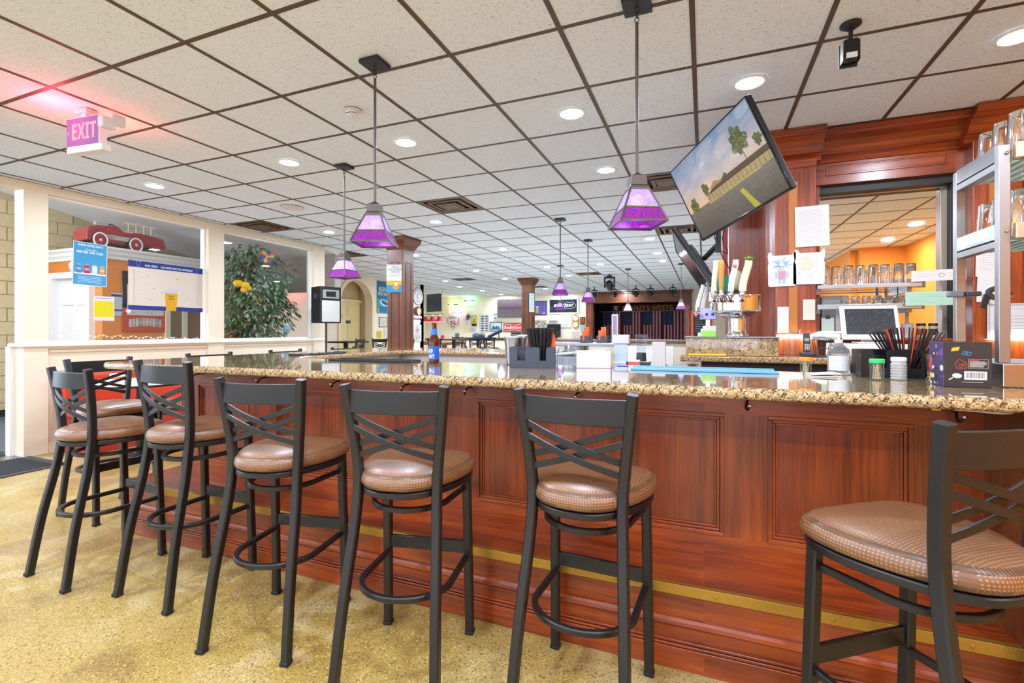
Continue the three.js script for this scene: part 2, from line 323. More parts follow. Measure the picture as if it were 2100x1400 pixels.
// suspended ceiling: tiles laid in a brown grid
const ventCells = new Map();
{
  const c = struct('ceiling');
  const cells = [];
  const vent = (x, D) => [Math.floor(x / .6096 + 5.085), Math.floor(D / .6096 - 2.733)];
  const spots = [[-2.8, 5.0, 'square brown ceiling air vent between the two nearest rod pendants'], [-5.84, 5.0, 'square brown ceiling air vent touching the white partition beam'], [-.36, 5.0, 'brown ceiling air vent just left of the tilted television'], [-.36, 7.45, 'brown ceiling air vent behind the low corner of the tilted television'], [-6.45, 7.45, 'brown ceiling air vent above the loudspeaker and arched door'], [-2.8, 12.33, 'small brown ceiling air vent in front of the stage lights'], [-6.45, 12.33, 'small dark ceiling air vent right of the left wood column'], [-5.23, 15.4, 'small brown ceiling air vent right of the far wood column']];
  for (const [x, D, label] of spots) ventCells.set(vent(x, D).join(), label);
  for (let i = -14; i < 11; i++) for (let j = -10; j < 28; j++) {
    const x0 = GX(i), x1 = GX(i + 1), D0 = GD(j), D1 = GD(j + 1), xm = (x0 + x1) / 2, dm = (D0 + D1) / 2;
    if (D1 < -4.2 || D0 > 18.5 || xm > 3.4) continue;
    if (xm < -6.3 && dm < 6.9 && x1 < -6.2) continue;
    if (xm < -8.5 && dm < 13.3) continue; if (xm < -11.6) continue;
    if (ventCells.has(i + ',' + j)) continue;
    const xa = Math.max(x0, dm < 6.7 ? -6.26 : -12) + .003, xb = x1 - .003;
    const d = -xm * .3725 + dm * .928, r = xm * .928 + dm * .3725, u = 1050 + 981.4 * r / d, v = 678.4 - 981.4 * 1.488 / d;
    const inView = d > .5 && u > -160 && u < 2260 && v > -160;
    cells.push([inView ? d : 99 + Math.abs(d), xa, xb, D0 + .003, D1 - .003]);
  }
  cells.sort((a, b) => a[0] - b[0]);
  const rest = [], geo = new THREE.BoxGeometry(.6036, .014, .6036); metric(geo);
  cells.forEach(([, a, b, D0, D1], k) => {
    const full = Math.abs(b - a - .6036) < .002;
    if (k < 300) {
      const m = new THREE.Mesh(full ? geo : metric(new THREE.BoxGeometry(b - a, .014, D1 - D0)), M.tile); m.name = 'tile'; m.position.set((a + b) / 2, CEIL + .010, -(D0 + D1) / 2); m.castShadow = m.receiveShadow = true; c.add(m);
    } else rest.push(bx(a, b, CEIL + .003, CEIL + .017, D0, D1));
  });
  part('tile_field', rest, M.tile, c, { kind: 'stuff' });
  for (let i = -14; i < 12; i++) { const x = GX(i); if (x > 3.3 || x < -11.6) continue; const a = x < -8.46 ? 13.35 : x < -6.26 ? 6.9 : -4.2; part('grid_bar', bx(x - .0125, x + .0125, CEIL, CEIL + .02, a, 18.5), M.gridbar, c); }
  for (let j = -10; j < 28; j++) { const D = GD(j); if (D < -4.2 || D > 18.5) continue; const a = D > 13.3 ? -11.6 : D > 6.9 ? -8.45 : -6.26; part('grid_bar', bx(a, 3.27, CEIL + .001, CEIL + .019, D - .0125, D + .0125), M.gridbar, c); }
  part('edge_angle', [bx(-6.262, -6.245, CEIL, CEIL + .02, -4.2, 6.66)], M.gridbar, c);
  part('roof_slab', [bx(-6.3, 3.5, 2.95, 3.1, -4.4, 21), bx(-11.8, -6.3, 2.95, 3.1, 7.0, 21)], M.slab, c);
  for (const [key, label] of ventCells) {
    const [i, j] = key.split(',').map(Number), t = thing('ceiling_vent', label, 'air vent', [GX(i + .5), CEIL, GD(j + .5)], 0, 'square ceiling air vents');
    const vm = std('#6a5138', .5), vd = std('#3b2c20', .6);
    part('duct_panel', bc(.58, .012, .58, 0, .05, 0), vd, t);
    for (const [s, y] of [[.6, .008], [.42, .002], [.26, -.006]]) { const h = s / 2, w = s === .6 ? .05 : .035; part('louvre_ring', [bc(s, .01, w, 0, y, h - w / 2), bc(s, .01, w, 0, y, -h + w / 2), bc(w, .01, s - 2 * w, h - w / 2, y, 0), bc(w, .01, s - 2 * w, -h + w / 2, y, 0)], vm, t); }
    part('centre_plate', bc(.17, .008, .17, 0, -.008, 0), vm, t);
  }
}
// square wood columns
for (const [x, D, label] of [[-4.56, 6.52, 'square panelled wood column with a paper flyer, left of the bar'], [-4.64, 12.8, 'square panelled wood column standing farther back in the hall']]) {
  const t = thing('wood_column', label, 'column', [x, 0, D], 0, 'wood columns');
  const s = .30;
  part('shaft', rb(s, CEIL, s, .008, 0, CEIL / 2, 0), M.woodDull, t);
  for (const r of [0, 1, 2, 3]) {
    const g = [bc(.012, 1.6, .006, -.07, 1.55, s / 2 + .002), bc(.012, 1.6, .006, .07, 1.55, s / 2 + .002), bc(.152, .012, .006, 0, 2.35, s / 2 + .002), bc(.152, .012, .006, 0, .75, s / 2 + .002)].map((q) => q.rotateY(r * Math.PI / 2));
    part('panel_bead', g, std('#4a2418', .4), t);
  }
  const cap = []; for (const [k, y] of [[.15, 2.55], [.17, 2.58], [.19, 2.62], [.235, 2.69], [.24, 2.745]]) cap.push([k * 1.4142, y]);
  part('capital', new THREE.LatheGeometry(cap.map(([a, b]) => new THREE.Vector2(a, b)), 4, Math.PI / 4).toNonIndexed(), M.woodDull, t);
  t.children[t.children.length - 1].geometry.computeVertexNormals();
  part('plinth', rb(.36, .14, .36, .01, 0, .07, 0), M.woodDull, t);
}
// ---------------------------------------------------------------- recessed downlights
{
  const rows = [[3.19, [-5.23, -3.4, -2.185, -.84, .253, 1.472]], [4.43, [-.84]], [5.66, [-5.24, -3.39]], [7.0, [-.79]], [8.02, [-5.27, -3.4, -.82]], [9.54, [-.83]], [10.66, [-5.24, -3.4, -2.15, -.82]], [12.55, [-7.18, -5.25, -3.39]], [14.33, [-7.66]], [16.04, [-7.63, -5.18]], [17.95, [-7.68, -5.18, -2.76]], [.75, [-5.23, -3.4, -2.185, -.84, .253, 1.472, 2.72]], [-1.1, [-5.23, -3.4, -2.185, -.84, .253, 1.472]], [-.5, [2.76]]];
  const glow = new THREE.MeshStandardMaterial({ color: '#ffffff', emissive: WARM, emissiveIntensity: 9, roughness: .4 });
  const trim = std('#f2efe8', .5);
  rows.forEach(([D, xs], r) => xs.forEach((x, k) => {
    const place = xs.length === 1 ? 'alone in its row' : ORD[k] + ' from the left';
    const label = D > 1 ? 'lit round ceiling downlight, ' + place + ', ' + ORD[r] + ' row from the camera' : 'lit round downlight over the floor before the bar, ' + place + (D < 0 ? ', rear row' : '');
    const t = thing('ceiling_light', label, 'ceiling light', [x, CEIL, D], 0, 'recessed ceiling downlights');
    part('trim_ring', lathe([[.078, -.001], [.098, -.001], [.096, -.006], [.080, -.008], [.076, -.004], [.078, -.001]], 28), trim, t);
    part('lens', new THREE.CylinderGeometry(.077, .077, .005, 28).translate(0, -.003, 0), glow, t);
    const l = new THREE.RectAreaLight(WARM, D > 7.5 ? LAMP * 1.35 : LAMP, .13, .13); l.rotation.x = -Math.PI / 2; l.position.y = -.012; t.add(l);
  }));
}
// ---------------------------------------------------------------- bar
{
  const b = thing('bar_cabinet', 'panelled mahogany bar with a brass-edged foot step', 'bar', [0, 0, 0]);
  const XL = -3.16, XR = .88, F = 2.10;
  part('core', bx(XL, XR, .30, 1.03, F + .025, 2.45), M.wood, b);
  part('top_rail', bx(XL, XR, .93, 1.03, F, F + .03), M.wood, b, { swap: true });
  part('bottom_rail', bx(XL, XR, .315, .435, F, F + .03), M.wood, b, { swap: true });
  const panels = [[-3.02, -2.56], [-2.35, -1.25], [-1.03, .075], [.23, .69]];
  let prev = XL;
  for (const [a, c] of [...panels, [XR, XR]]) { part('stile', bx(prev, a, .435, .93, F, F + .03), M.wood, b); prev = c; }
  for (const [a, c] of panels) {
    part('panel', bx(a, c, .435, .93, F + .016, F + .03), M.wood, b);
    for (const [i, w, pr] of [[0, .016, -.004], [.016, .012, .004], [.028, .010, .010]]) {
      const g = [[a + i, c - i, .435 + i, .435 + i + w], [a + i, c - i, .93 - i - w, .93 - i], [a + i, a + i + w, .435 + i + w, .93 - i - w], [c - i - w, c - i, .435 + i + w, .93 - i - w]].map(([x0, x1, y0, y1]) => rbx(x0, x1, y0, y1, F + pr, F + .025, .003));
      g.forEach((q, k) => part('panel_moulding', q, M.wood, b, { swap: k < 2 }));
    }
  }
  // foot step, wrapping the left end
  const S = 1.885, SL = -3.42;
  part('step_tread', rbx(SL, XR + .6, .285, .315, S, F + .02, .004), M.wood, b, { swap: true });
  part('step_tread', rbx(SL, XL + .01, .285, .315, F + .02, 4.55, .004), M.wood, b);
  part('step_riser', bx(SL + .01, XR + .6, 0, .286, S + .012, S + .04), M.wood, b, { swap: true });
  part('step_riser', bx(SL + .01, SL + .04, 0, .286, S + .04, 4.55), M.wood, b);
  part('riser_moulding', alongX([[S + .014, .150], [S + .004, .155], [S - .004, .166], [S - .002, .178], [S + .004, .188], [S + .014, .194]].reverse(), SL + .005, XR + .6), M.wood, b, { swap: true });
  part('riser_moulding', [rbx(SL + .005, XR + .6, .096, .106, S + .002, S + .02, .003), rbx(SL + .005, XR + .6, .084, .094, S - .002, S + .02, .003), rbx(SL + .005, XR + .6, .0, .082, S - .004, S + .02, .003)], M.wood, b, { swap: true });
  const brass = part('brass_edge', [rbx(SL, XR + .6, .279, .318, S - .006, S + .002, .002), rbx(SL, XR + .6, .313, .318, S - .004, S + .016, .002)], M.brass, b, { label: 'worn brass strip along the step edge' });
  for (let k = 0; k < 12; k++) part('screw', new THREE.SphereGeometry(.007, 8, 6).scale(1, 1, .35).translate(-3.2 + k * .36, .298, -(S - .007)), M.brass, brass);
  // left leg of the bar and its far return
  part('side_panel', bx(XL - .0, XL + .04, .31, 1.03, F + .03, 4.5), M.wood, b);
  part('far_panel', bx(XL, -1.3, .1, 1.03, 4.44, 4.5), M.wood, b, { swap: true });
  part('inner_lining', [bx(-2.86, -2.83, .05, 1.03, 2.48, 4.06), bx(-2.86, -1.3, .05, 1.03, 4.06, 4.09)], std('#c9c3bd', .4), b);
  // projecting end block at the right
  part('end_block', [bx(XR, XR + .9, .0, 1.03, 1.80, 2.45)], M.woodDull, b);
  // turned corner bracket under the left end
  const turned = [[0, .30], [.045, .30], [.05, .33], [.03, .35], [.055, .40], [.065, .45], [.04, .50], [.03, .52], [.05, .55], [.05, .60], [.028, .64], [.022, .78], [.03, .9], [.05, .95], [.05, 1.03], [0, 1.03]];
  part('turned_leg', lathe(turned).translate(-3.26, 0, -2.26), M.wood, b, { label: 'turned red wood leg at the left end of the bar' });
  for (const x of [-3.0, -2.42, -1.87, -1.42, -1.06, -.52, .16, .80]) {
    const h = part('bag_hook', tube([V(x, .985, -F), V(x - .005, .98, -F + .03), V(x - .01, .965, -F + .045), V(x - .006, .955, -F + .055), V(x + .002, .972, -F + .066)], .0045, 14, 6), M.black, b);
    part('hook_tip', new THREE.SphereGeometry(.008, 10, 8).translate(x + .002, .975, -F + .068), M.chrome, h);
  }
  // counter
  const c = thing('bar_counter', 'polished speckled granite bar top running around three sides', 'counter', [0, 0, 0]);
  const r = .12, out = [];
  const arc = (cx, cd, rad, a0, a1) => { for (let k = 0; k <= 8; k++) { const a = (a0 + (a1 - a0) * k / 8) * Math.PI / 180; out.push([cx + rad * Math.cos(a), cd + rad * Math.sin(a)]); } };
  const o0 = 1.775, oL = -3.445, oF = 4.64, iN = 2.56, iL = -2.785, iF = 4.015, e = .016;
  out.push([2.1, o0], [2.1, iN]); out.push([iL + .2, iN]); arc(iL + .2, iN + .2, .2, 270, 180); arc(iL + .2, iF - .2, .2, 180, 90); out.push([-1.25, iF], [-1.25, oF]);
  arc(oL + r, oF - r, r, 90, 180); arc(oL + r, o0 + r, r, 180, 270);
  part('slab', flat(out.reverse(), 1.03, 1.07, e), M.granite, c);
}
// ---------------------------------------------------------------- stools
const stoolGroup = 'black metal bar stools with brown seats';
function makeStool(label) {
  const t = thing('bar_stool', label, 'bar stool', [0, 0, 0], 0, stoolGroup);
  const sec = rect(.0165, .0165), X = V(1, 0, 0), Yv = V(0, 1, 0);
  for (const s of [-1, 1]) {
    const pts = curvePts([V(s * .185, 0, .225), V(s * .172, .28, .182), V(s * .157, .54, .128), V(s * .150, .70, .106), V(s * .156, .80, .106), V(s * .172, .94, .120), V(s * .188, 1.068, .138)], 26);
    part('rear_leg', sweep(pts, sec, X), M.iron, t);
    part('front_leg', sweep([V(s * .182, 0, -.207), V(s * .174, .69, -.185)], sec, X), M.iron, t);
    part('foot_glide', rb(.036, .016, .036, .004, s * .185, .008, .225), M.rubber, t); part('foot_glide', rb(.036, .016, .036, .004, s * .182, .008, -.207), M.rubber, t);
  }
  const bow = (yL, yR, xL, xR, zL, zR, bulge, n = 12) => { const a = []; for (let k = 0; k <= n; k++) { const q = k / n; a.push(V(xL + (xR - xL) * q, yL + (yR - yL) * q, zL + (zR - zL) * q + bulge * Math.sin(Math.PI * q))); } return a; };
  part('top_slat', sweep(bow(1.008, 1.008, -.178, .178, .131, .131, .030, 16), rect(.041, .006), Yv), M.iron, t);
  for (const [h, l] of [[.958, .846], [.918, .806]]) {
    part('cross_strap', sweep(bow(h, l, -.170, .158, .126, .110, .034), rect(.0105, .0035), Yv), M.iron, t);
    part('cross_strap', sweep(bow(l, h, -.158, .170, .110, .126, .020), rect(.0105, .0035), Yv), M.iron, t);
  }
  // seat outline, wide in front, rounded behind
  const N = 48, outl = [];
  for (let k = 0; k < N; k++) {
    const a = 2 * Math.PI * k / N, c = Math.cos(a), s = Math.sin(a), p = s < 0 ? 5 : 2.6;
    const rad = 1 / Math.pow(Math.pow(Math.abs(c), p) + Math.pow(Math.abs(s), p), 1 / p);
    const zz = rad * s * .208, wd = .214 - .058 * sst(-.4, 1, s * rad);
    outl.push([rad * c * wd, zz - .035]);
  }
  const prof = [[.94, .697], [1.0, .703], [1.025, .715], [1.025, .728], [.995, .743], [.93, .754], [.8, .763], [.6, .770], [.3, .775]];
  const pos = [], idx = [];
  for (const [k, y] of prof) for (const [x, z] of outl) pos.push(x * k, y, (z + .035) * k - .035);
  const nT = pos.length / 3; pos.push(0, .779, -.035); pos.push(0, .695, -.035);
  for (let j = 0; j < prof.length - 1; j++) for (let k = 0; k < N; k++) { const k2 = (k + 1) % N, a = j * N + k, b = j * N + k2, c = (j + 1) * N + k, d = (j + 1) * N + k2; idx.push(a, c, b, b, c, d); }
  for (let k = 0; k < N; k++) { const k2 = (k + 1) % N; idx.push((prof.length - 1) * N + k, nT, (prof.length - 1) * N + k2, k, k2, nT + 1); }
  const sg = new THREE.BufferGeometry(); sg.setAttribute('position', new THREE.Float32BufferAttribute(pos, 3)); sg.setIndex(idx); sg.computeVertexNormals();
  part('seat', sg, M.vinyl, t, { label: 'brown woven-pattern vinyl seat cushion' });
  const ringPts = (w0, w1, z0, z1, y) => { const a = []; a.push(V(-w0, y, z0)); for (let k = 0; k <= 18; k++) { const q = Math.PI * (1 - k / 18); a.push(V(w1 * Math.cos(q) * 1.0, y, z1 - .15 + .15 * Math.sin(q))); } a.push(V(w0, y, z0)); return curvePts(a, 40); };
  part('seat_frame', sweep(outl.map(([x, z]) => V(x * .93, .684, (z + .035) * .93 - .035)), rect(.011, .012), Yv, true), M.iron, t);
  part('upper_ring', sweep(ringPts(.165, .148, -.190, .105, .615), rect(.0095, .0095), Yv), M.iron, t);
  part('foot_ring', sweep(ringPts(.170, .170, -.196, .165, .325), rect(.0105, .0105), Yv), M.iron, t);
  part('foot_bar', bar(V(-.175, .365, -.196), V(.175, .365, -.196), .026, .008), M.iron, t);
  return t;
}
const proto = makeStool('black cross-back bar stool, centre one facing the middle bar panel');
function stool(x, D, deg, label, sy = 1, group = stoolGroup) {
  const t = proto.userData.placed ? proto.clone() : proto;
  if (proto.userData.placed) { t.name = numbered('bar_stool'); scene.add(t); }
  t.position.set(x, 0, -D); t.rotation.y = deg * Math.PI / 180; t.scale.y = sy; t.userData = { label, category: 'bar stool', group }; proto.userData.placed = true;
  return t;
}
stool(-.379, 1.62, -3, 'black cross-back bar stool with brown seat, second from the right');
stool(-1.046, 1.55, 11, 'black cross-back bar stool with brown seat, third from the right');
stool(-1.69, 1.545, 11, 'black cross-back bar stool, fourth from the right, in front of the bottle');
stool(-2.40, 1.635, -1, 'tall black cross-back bar stool with purple sheen, second from left along the front', 1.045);
stool(-3.03, 1.575, -3.5, 'black cross-back bar stool at the bar corner, leftmost of the front row');
stool(.533, 1.486, 37, 'black bar stool turned aside at the right edge, nearest the camera');
stool(-3.85, 2.06, -92, 'black bar stool at the left end of the bar, behind the leftmost front stool');
stool(-3.93, 2.93, -94, 'black bar stool on the left side of the bar, second from the corner');
stool(-3.90, 3.74, -91, 'black bar stool on the left side of the bar below the ficus');
stool(-3.90, 4.60, -90, 'black bar stool on the left side of the bar, farthest one');
// ---------------------------------------------------------------- rod pendants with stained-glass shades
{
  const swirl = (pal, s) => { const a = noiser(5), b = noiser(14); return tex(128, 64, 1, 1, (u, v) => { const k = clamp(.5 + .5 * Math.sin((u * 2 + a(u, v) * 1.6 + b(u, v) * .5 + s) * 6.283)); const i = k * (pal.length - 1), j = Math.min(pal.length - 2, Math.floor(i)); return mix(pal[j], pal[j + 1], i - j); }); };
  const top = swirl([[160, 136, 216], [196, 172, 238], [176, 150, 228]], 0), band = swirl([[112, 26, 150], [176, 44, 160], [156, 54, 72], [92, 38, 190]], .3);
  const gm = (t, e) => new THREE.MeshPhysicalMaterial({ color: '#ffffff', map: t, roughness: .25, transmission: .25, thickness: 0, emissive: '#ffffff', emissiveMap: t, emissiveIntensity: e });
  const gTop = gm(top, .46), gBand = gm(band, .15), plain = new THREE.MeshPhysicalMaterial({ color: '#d8cdbd', roughness: .4 });
  const P = [[-1.693, 2.179, 'rod pendant with purple stained-glass shade above the bar, left of the other near one', 1, 22], [-.283, 2.225, 'rod pendant with purple stained-glass shade nearest the tilted television', 1, 26], [-3.011, 3.441, 'rod pendant with stained-glass shade in front of the arched door', 1, -3], [-1.775, 6.147, 'rod pendant with purple shade right of the far column, near one of that pair', 1, 14], [-1.763, 7.734, 'rod pendant with purple shade hanging in front of the left stage post', 1, 12], [-3.03, 10.492, 'small far rod pendant hanging before the dark lettered wall sign', 1, 10], [-1.69, 11.673, 'far rod pendant with unlit white shade in front of the stage', 0, 5], [-.47, 11.2, 'small purple pendant shade seen left of the beer tap handles', 1, 0]];
  for (const [x, D, label, lit, turn] of P) {
    const t = thing('pendant_lamp', label, 'pendant lamp', [x, 0, D], 0, 'rod pendants over the bar');
    const B = 1.742, Tt = 1.895;
    part('ceiling_plate', rb(.125, .022, .125, .004, 0, CEIL - .011, 0), M.black, t);
    for (let k = 0; k < 3; k++) part('chain_link', new THREE.TorusGeometry(.013, .0028, 6, 14).scale(.7, 1, 1).rotateY(k % 2 ? Math.PI / 2 : 0).translate(0, CEIL - .036 - k * .021, 0), M.black, t);
    part('rod', cyl(.0075, .0075, CEIL - .09 - 1.955, 0, 1.955, 0, 10), M.bronze, t);
    const sq = (pts) => { const g = new THREE.LatheGeometry(pts.map(([a, b]) => new THREE.Vector2(a * 1.4142, b)), 4, Math.PI / 4).toNonIndexed(); g.computeVertexNormals(); return g; };
    part('socket_cover', sq([[.0, 1.985], [.012, 1.97], [.034, 1.955], [.036, 1.915], [.042, 1.908], [.045, 1.895], [0, 1.895]]), M.bronze, t);
    const h0 = .042, h1 = .103, hm = h0 + (h1 - h0) * .60, ym = Tt + (B - Tt) * .60;
    const quad = (ha, ya, hb, yb) => { const g = new THREE.BufferGeometry(); const p = [[-ha, ya, ha], [-hb, yb, hb], [hb, yb, hb], [ha, ya, ha]]; const v = [p[0], p[1], p[2], p[0], p[2], p[3]].flat(); g.setAttribute('position', new THREE.Float32BufferAttribute(v, 3)); g.setAttribute('uv', new THREE.Float32BufferAttribute([0, 1, 0, 0, 1, 0, 0, 1, 1, 0, 1, 1], 2)); g.computeVertexNormals(); return g; };
    for (let k = 0; k < 4; k++) {
      part('glass_panel', quad(h0, Tt, hm, ym).rotateY(k * Math.PI / 2), lit ? gTop : plain, t, { keepUV: true });
      part('glass_band', quad(hm, ym, h1, B).rotateY(k * Math.PI / 2), lit ? gBand : plain, t, { keepUV: true });
      const f = [bar(V(-h0, Tt, h0), V(-h1, B, h1), .004, .004, V(0, 1, .5)), bar(V(-hm, ym, hm), V(hm, ym, hm), .004, .003), bar(V(-h1, B, h1), V(h1, B, h1), .005, .003), bar(V(-h0, Tt, h0), V(h0, Tt, h0), .005, .003)].map((g) => g.rotateY(k * Math.PI / 2));
      part('frame_rib', f, M.bronze, t);
    }
    for (const m of t.children) if (!['ceiling_plate', 'chain_link', 'rod'].includes(m.name)) m.rotation.y = turn * Math.PI / 180;   // the shades hang a little turned
    if (lit) {
      part('bulb', new THREE.SphereGeometry(.026, 14, 10).scale(1, 1.3, 1).translate(0, 1.845, 0), new THREE.MeshStandardMaterial({ color: '#fff', emissive: new THREE.Color(.72, .45, 1), emissiveIntensity: 3 }), t);
      const l = new THREE.PointLight(new THREE.Color(.62, .36, 1), .09); l.position.y = 1.67; l.shadow.radius = 2; l.castShadow = true; t.add(l);
    }
  }
}
// ---------------------------------------------------------------- back bar with mirror
{
  const t = thing('back_bar', 'tall mahogany back bar with crown moulding, pilasters and panelled frieze', 'back bar', [0, 0, 0]);
  const FR = 4.32, P0 = 4.20;
  part('left_side_panel', bx(.518, .55, 1.075, 2.74, P0 + .3, 5.5), M.wood, t);
  part('rear_block', bx(.24, 3.2, 0, 2.74, 5.5, 6.4), M.wood, t);
  for (const x of [.30, .36, .42]) part('flute', bx(x, x + .02, 1.1, 2.6, 5.49, 5.5), M.wood, t);
  part('rear_panel', bx(.55, 3.2, 0, 2.74, 4.52, 4.6), M.wood, t);
  const pil = (x0, x1) => {
    part('pilaster', rbx(x0, x1, 1.075, 2.56, P0, P0 + .34, .006), M.wood, t);
    const c = (x0 + x1) / 2;
    part('pilaster_inlay', bx(c - .045, c + .015, 1.25, 2.40, P0 - .003, P0 + .001), M.woodLight, t, { label: 'lighter wood strip set into the pilaster' });
    part('pilaster_bead', [bx(c - .055, c - .045, 1.24, 2.41, P0 - .007, P0 + .001)], M.wood, t); part('pilaster_bead', [bx(c + .015, c + .025, 1.24, 2.41, P0 - .007, P0 + .001)], M.wood, t);
    part('pilaster_base', rbx(x0 - .01, x1 + .01, 1.075, 1.2, P0 - .012, P0 + .3, .006), M.wood, t);
  };
  pil(.51, .785); pil(1.70, 1.96);
  part('side_stile', bx(.785, .835, 1.2, 2.40, FR + .03, FR + .2), M.wood, t);
  part('wall_panel', bx(1.96, 3.2, 1.2, 2.56, 4.36, 4.5), M.wood, t); part('wall_stile', bx(2.28, 2.34, 1.2, 2.56, 4.33, 4.36), M.wood, t);
  part('frieze', bx(.785, 1.70, 2.386, 2.60, FR, FR + .2), M.wood, t, { swap: true });
  for (const [i, w, pr] of [[0, .012, .008], [.012, .010, .004]]) {
    const a = .87 + i, b = 1.61 - i, y0 = 2.45 + i, y1 = 2.535 - i;
    for (const g of [[a, b, y0, y0 + w], [a, b, y1 - w, y1]]) part('frieze_moulding', rbx(...g, FR - pr, FR + .01, .002), M.wood, t, { swap: true });
    for (const g of [[a, a + w, y0 + w, y1 - w], [b - w, b, y0 + w, y1 - w]]) part('frieze_moulding', rbx(...g, FR - pr, FR + .01, .002), M.wood, t);
  }
  const crown = (f) => [[f, 2.545], [f - .012, 2.55], [f - .02, 2.565], [f - .012, 2.58], [f - .03, 2.595], [f - .055, 2.60], [f - .07, 2.615], [f - .085, 2.64], [f - .12, 2.675], [f - .165, 2.695], [f - .185, 2.70], [f - .185, 2.715], [f - .205, 2.725], [f - .205, 2.746], [f + .05, 2.746], [f + .05, 2.545]];
  part('crown_moulding', alongX(crown(FR), .80, 1.70), M.wood, t, { swap: true });
  part('crown_moulding', alongX(crown(P0 + .03), .30, .82), M.wood, t, { swap: true });
  part('crown_moulding', alongX(crown(P0 + .03), 1.66, 3.2), M.wood, t, { swap: true });
  part('frieze_block', bx(.51, .785, 2.50, 2.56, P0 - .01, P0 + .2), M.wood, t, { swap: true });
  part('header_panel', bx(.785, 1.70, 2.33, 2.388, FR + .05, FR + .2), M.black, t);
  part('display_ledge', rbx(.80, 1.70, 1.19, 1.21, 4.27, 4.50, .004), M.wood, t, { swap: true });
  part('ledge_apron', bx(.785, 1.70, 1.075, 1.19, 4.42, 4.5), M.wood, t, { swap: true });
  part('ledge_apron', bx(1.96, 3.2, 1.075, 1.2, 4.34, 4.5), M.wood, t, { swap: true });
  const sub = (name, label) => { const g = new THREE.Group(); g.name = name; g.userData.label = label; t.add(g); return g; };
  const m = sub('mirror', 'large framed mirror set into the back bar');
  part('glass', bx(.86, 1.64, 1.215, 2.34, 4.482, 4.492), M.mirror, m);
  const fm = std('#a89a86', .35, .5);
  part('frame_strip', bx(.835, .862, 1.212, 2.345, 4.465, 4.495), fm, m); part('frame_strip', bx(1.632, 1.66, 1.212, 2.345, 4.465, 4.495), fm, m); part('frame_strip', bx(.862, 1.632, 2.325, 2.345, 4.465, 4.495), fm, m);
  part('side_reveal', bx(1.66, 1.70, 1.212, 2.345, 4.40, 4.50), M.black, m);
  // glass shelves in front of the mirror
  const gs = new THREE.MeshPhysicalMaterial({ color: '#dff2ee', roughness: .05, transmission: .85, thickness: .02, ior: 1.5 });
  for (const [y, label, th] of [[1.60, 'upper glass shelf with a row of pint glasses before the mirror', .022], [1.455, 'lower glass shelf with small glasses before the mirror', .03]]) {
    const s = sub('glass_shelf', label);
    part('board', rbx(.79, 1.42, y - th, y, 4.20, 4.46, .003), gs, s);
    part('front_rail', rbx(.79, 1.42, y - th - .004, y + .002, 4.185, 4.20, .002), std('#b8c6cc', .25, .7), s);
    part('bracket', bx(.80, .83, y - .06, y - th, 4.3, 4.47), M.steelRough, s); part('bracket', bx(1.37, 1.40, y - .06, y - th, 4.3, 4.47), M.steelRough, s);
  }
  const pint = merge(lathe([[0, .145], [.030, .145], [.0305, .138], [.0335, .05], [.036, .002], [.0368, 0], [.0342, 0], [.0335, .003], [.031, .05], [.0285, .128], [0, .130]], 20));
  const shot = merge(lathe([[0, .002], [.022, .0], [.024, .006], [.028, .06], [.0285, .062], [.0268, .062], [.0255, .012], [0, .010]], 16));
  const cupLabel = 'clear pint glass turned upside down on the upper mirror shelf, ';
  for (let k = 0; k < 8; k++) solo('pint_glass', cupLabel + ORD[k] + ' from left', 'glass', pint.clone(), M.glass, [.855 + k * .0765, 1.603, 4.28 + (k % 2) * .02], 0, 'pint glasses on the mirror shelf');
  for (let k = 0; k < 6; k++) solo('rocks_glass', 'short clear glass on the lower mirror shelf, ' + ORD[k] + ' from left', 'glass', shot.clone(), M.glass, [.98 + k * .068, 1.458, 4.27], 0, 'short glasses on the lower mirror shelf');
}
{
  const c = thing('back_counter', 'dark speckled granite work counter under the back bar mirror', 'counter', [0, 0, 0]);
  part('slab', rbx(-.17, 3.2, 1.03, 1.075, 3.82, 4.5, .012), M.granite, c);
  part('raised_ledge', rbx(-.13, .50, 1.075, 1.208, 3.90, 4.5, .006), M.granite, c, { label: 'raised granite block under the beer taps' });
  part('drip_tray', rbx(-.14, .505, 1.208, 1.217, 3.89, 4.5, .003), M.steelRough, c);
  for (let k = 0; k < 3; k++) {
    const x0 = -.02 + k * .72, f = thing('bar_cooler', 'black under-counter bar cooler, ' + ['left one below the beer taps', 'middle one below the phone', 'right one below the screen'][k], 'cooler', [x0, 0, 3.88], 0, 'black coolers under the back bar');
    part('cabinet', bx(0, .70, .02, 1.028, 0, .56), M.black, f);
    part('door', rbx(.015, .685, .06, .90, -.03, -.002, .006), M.blackGloss, f);
    part('door_handle', rbx(.06, .64, .84, .875, -.045, -.03, .005), M.darkGrey, f);
    part('grille', bx(.2, .55, .93, .965, -.008, 0), M.darkGrey, f);
  }
  const L = thing('led_strip', 'bright white LED strip glowing along the back bar wall', 'light strip', [0, 0, 0]);
  const gl = new THREE.MeshStandardMaterial({ color: '#fff', emissive: new THREE.Color(.85, 1, .95), emissiveIntensity: 12 });
  part('strip', bx(.53, .86, 1.222, 1.232, 4.145, 4.155), gl, L); part('strip', bx(1.80, 2.7, 1.205, 1.215, 4.19, 4.20), gl, L);
  for (const [x, w] of [[.69, .33], [2.25, .9]]) { const l = new THREE.RectAreaLight(new THREE.Color(.85, 1, .95), 40, w, .02); l.position.set(x, 1.21, -4.13); l.rotation.x = -.6; L.add(l); }
}
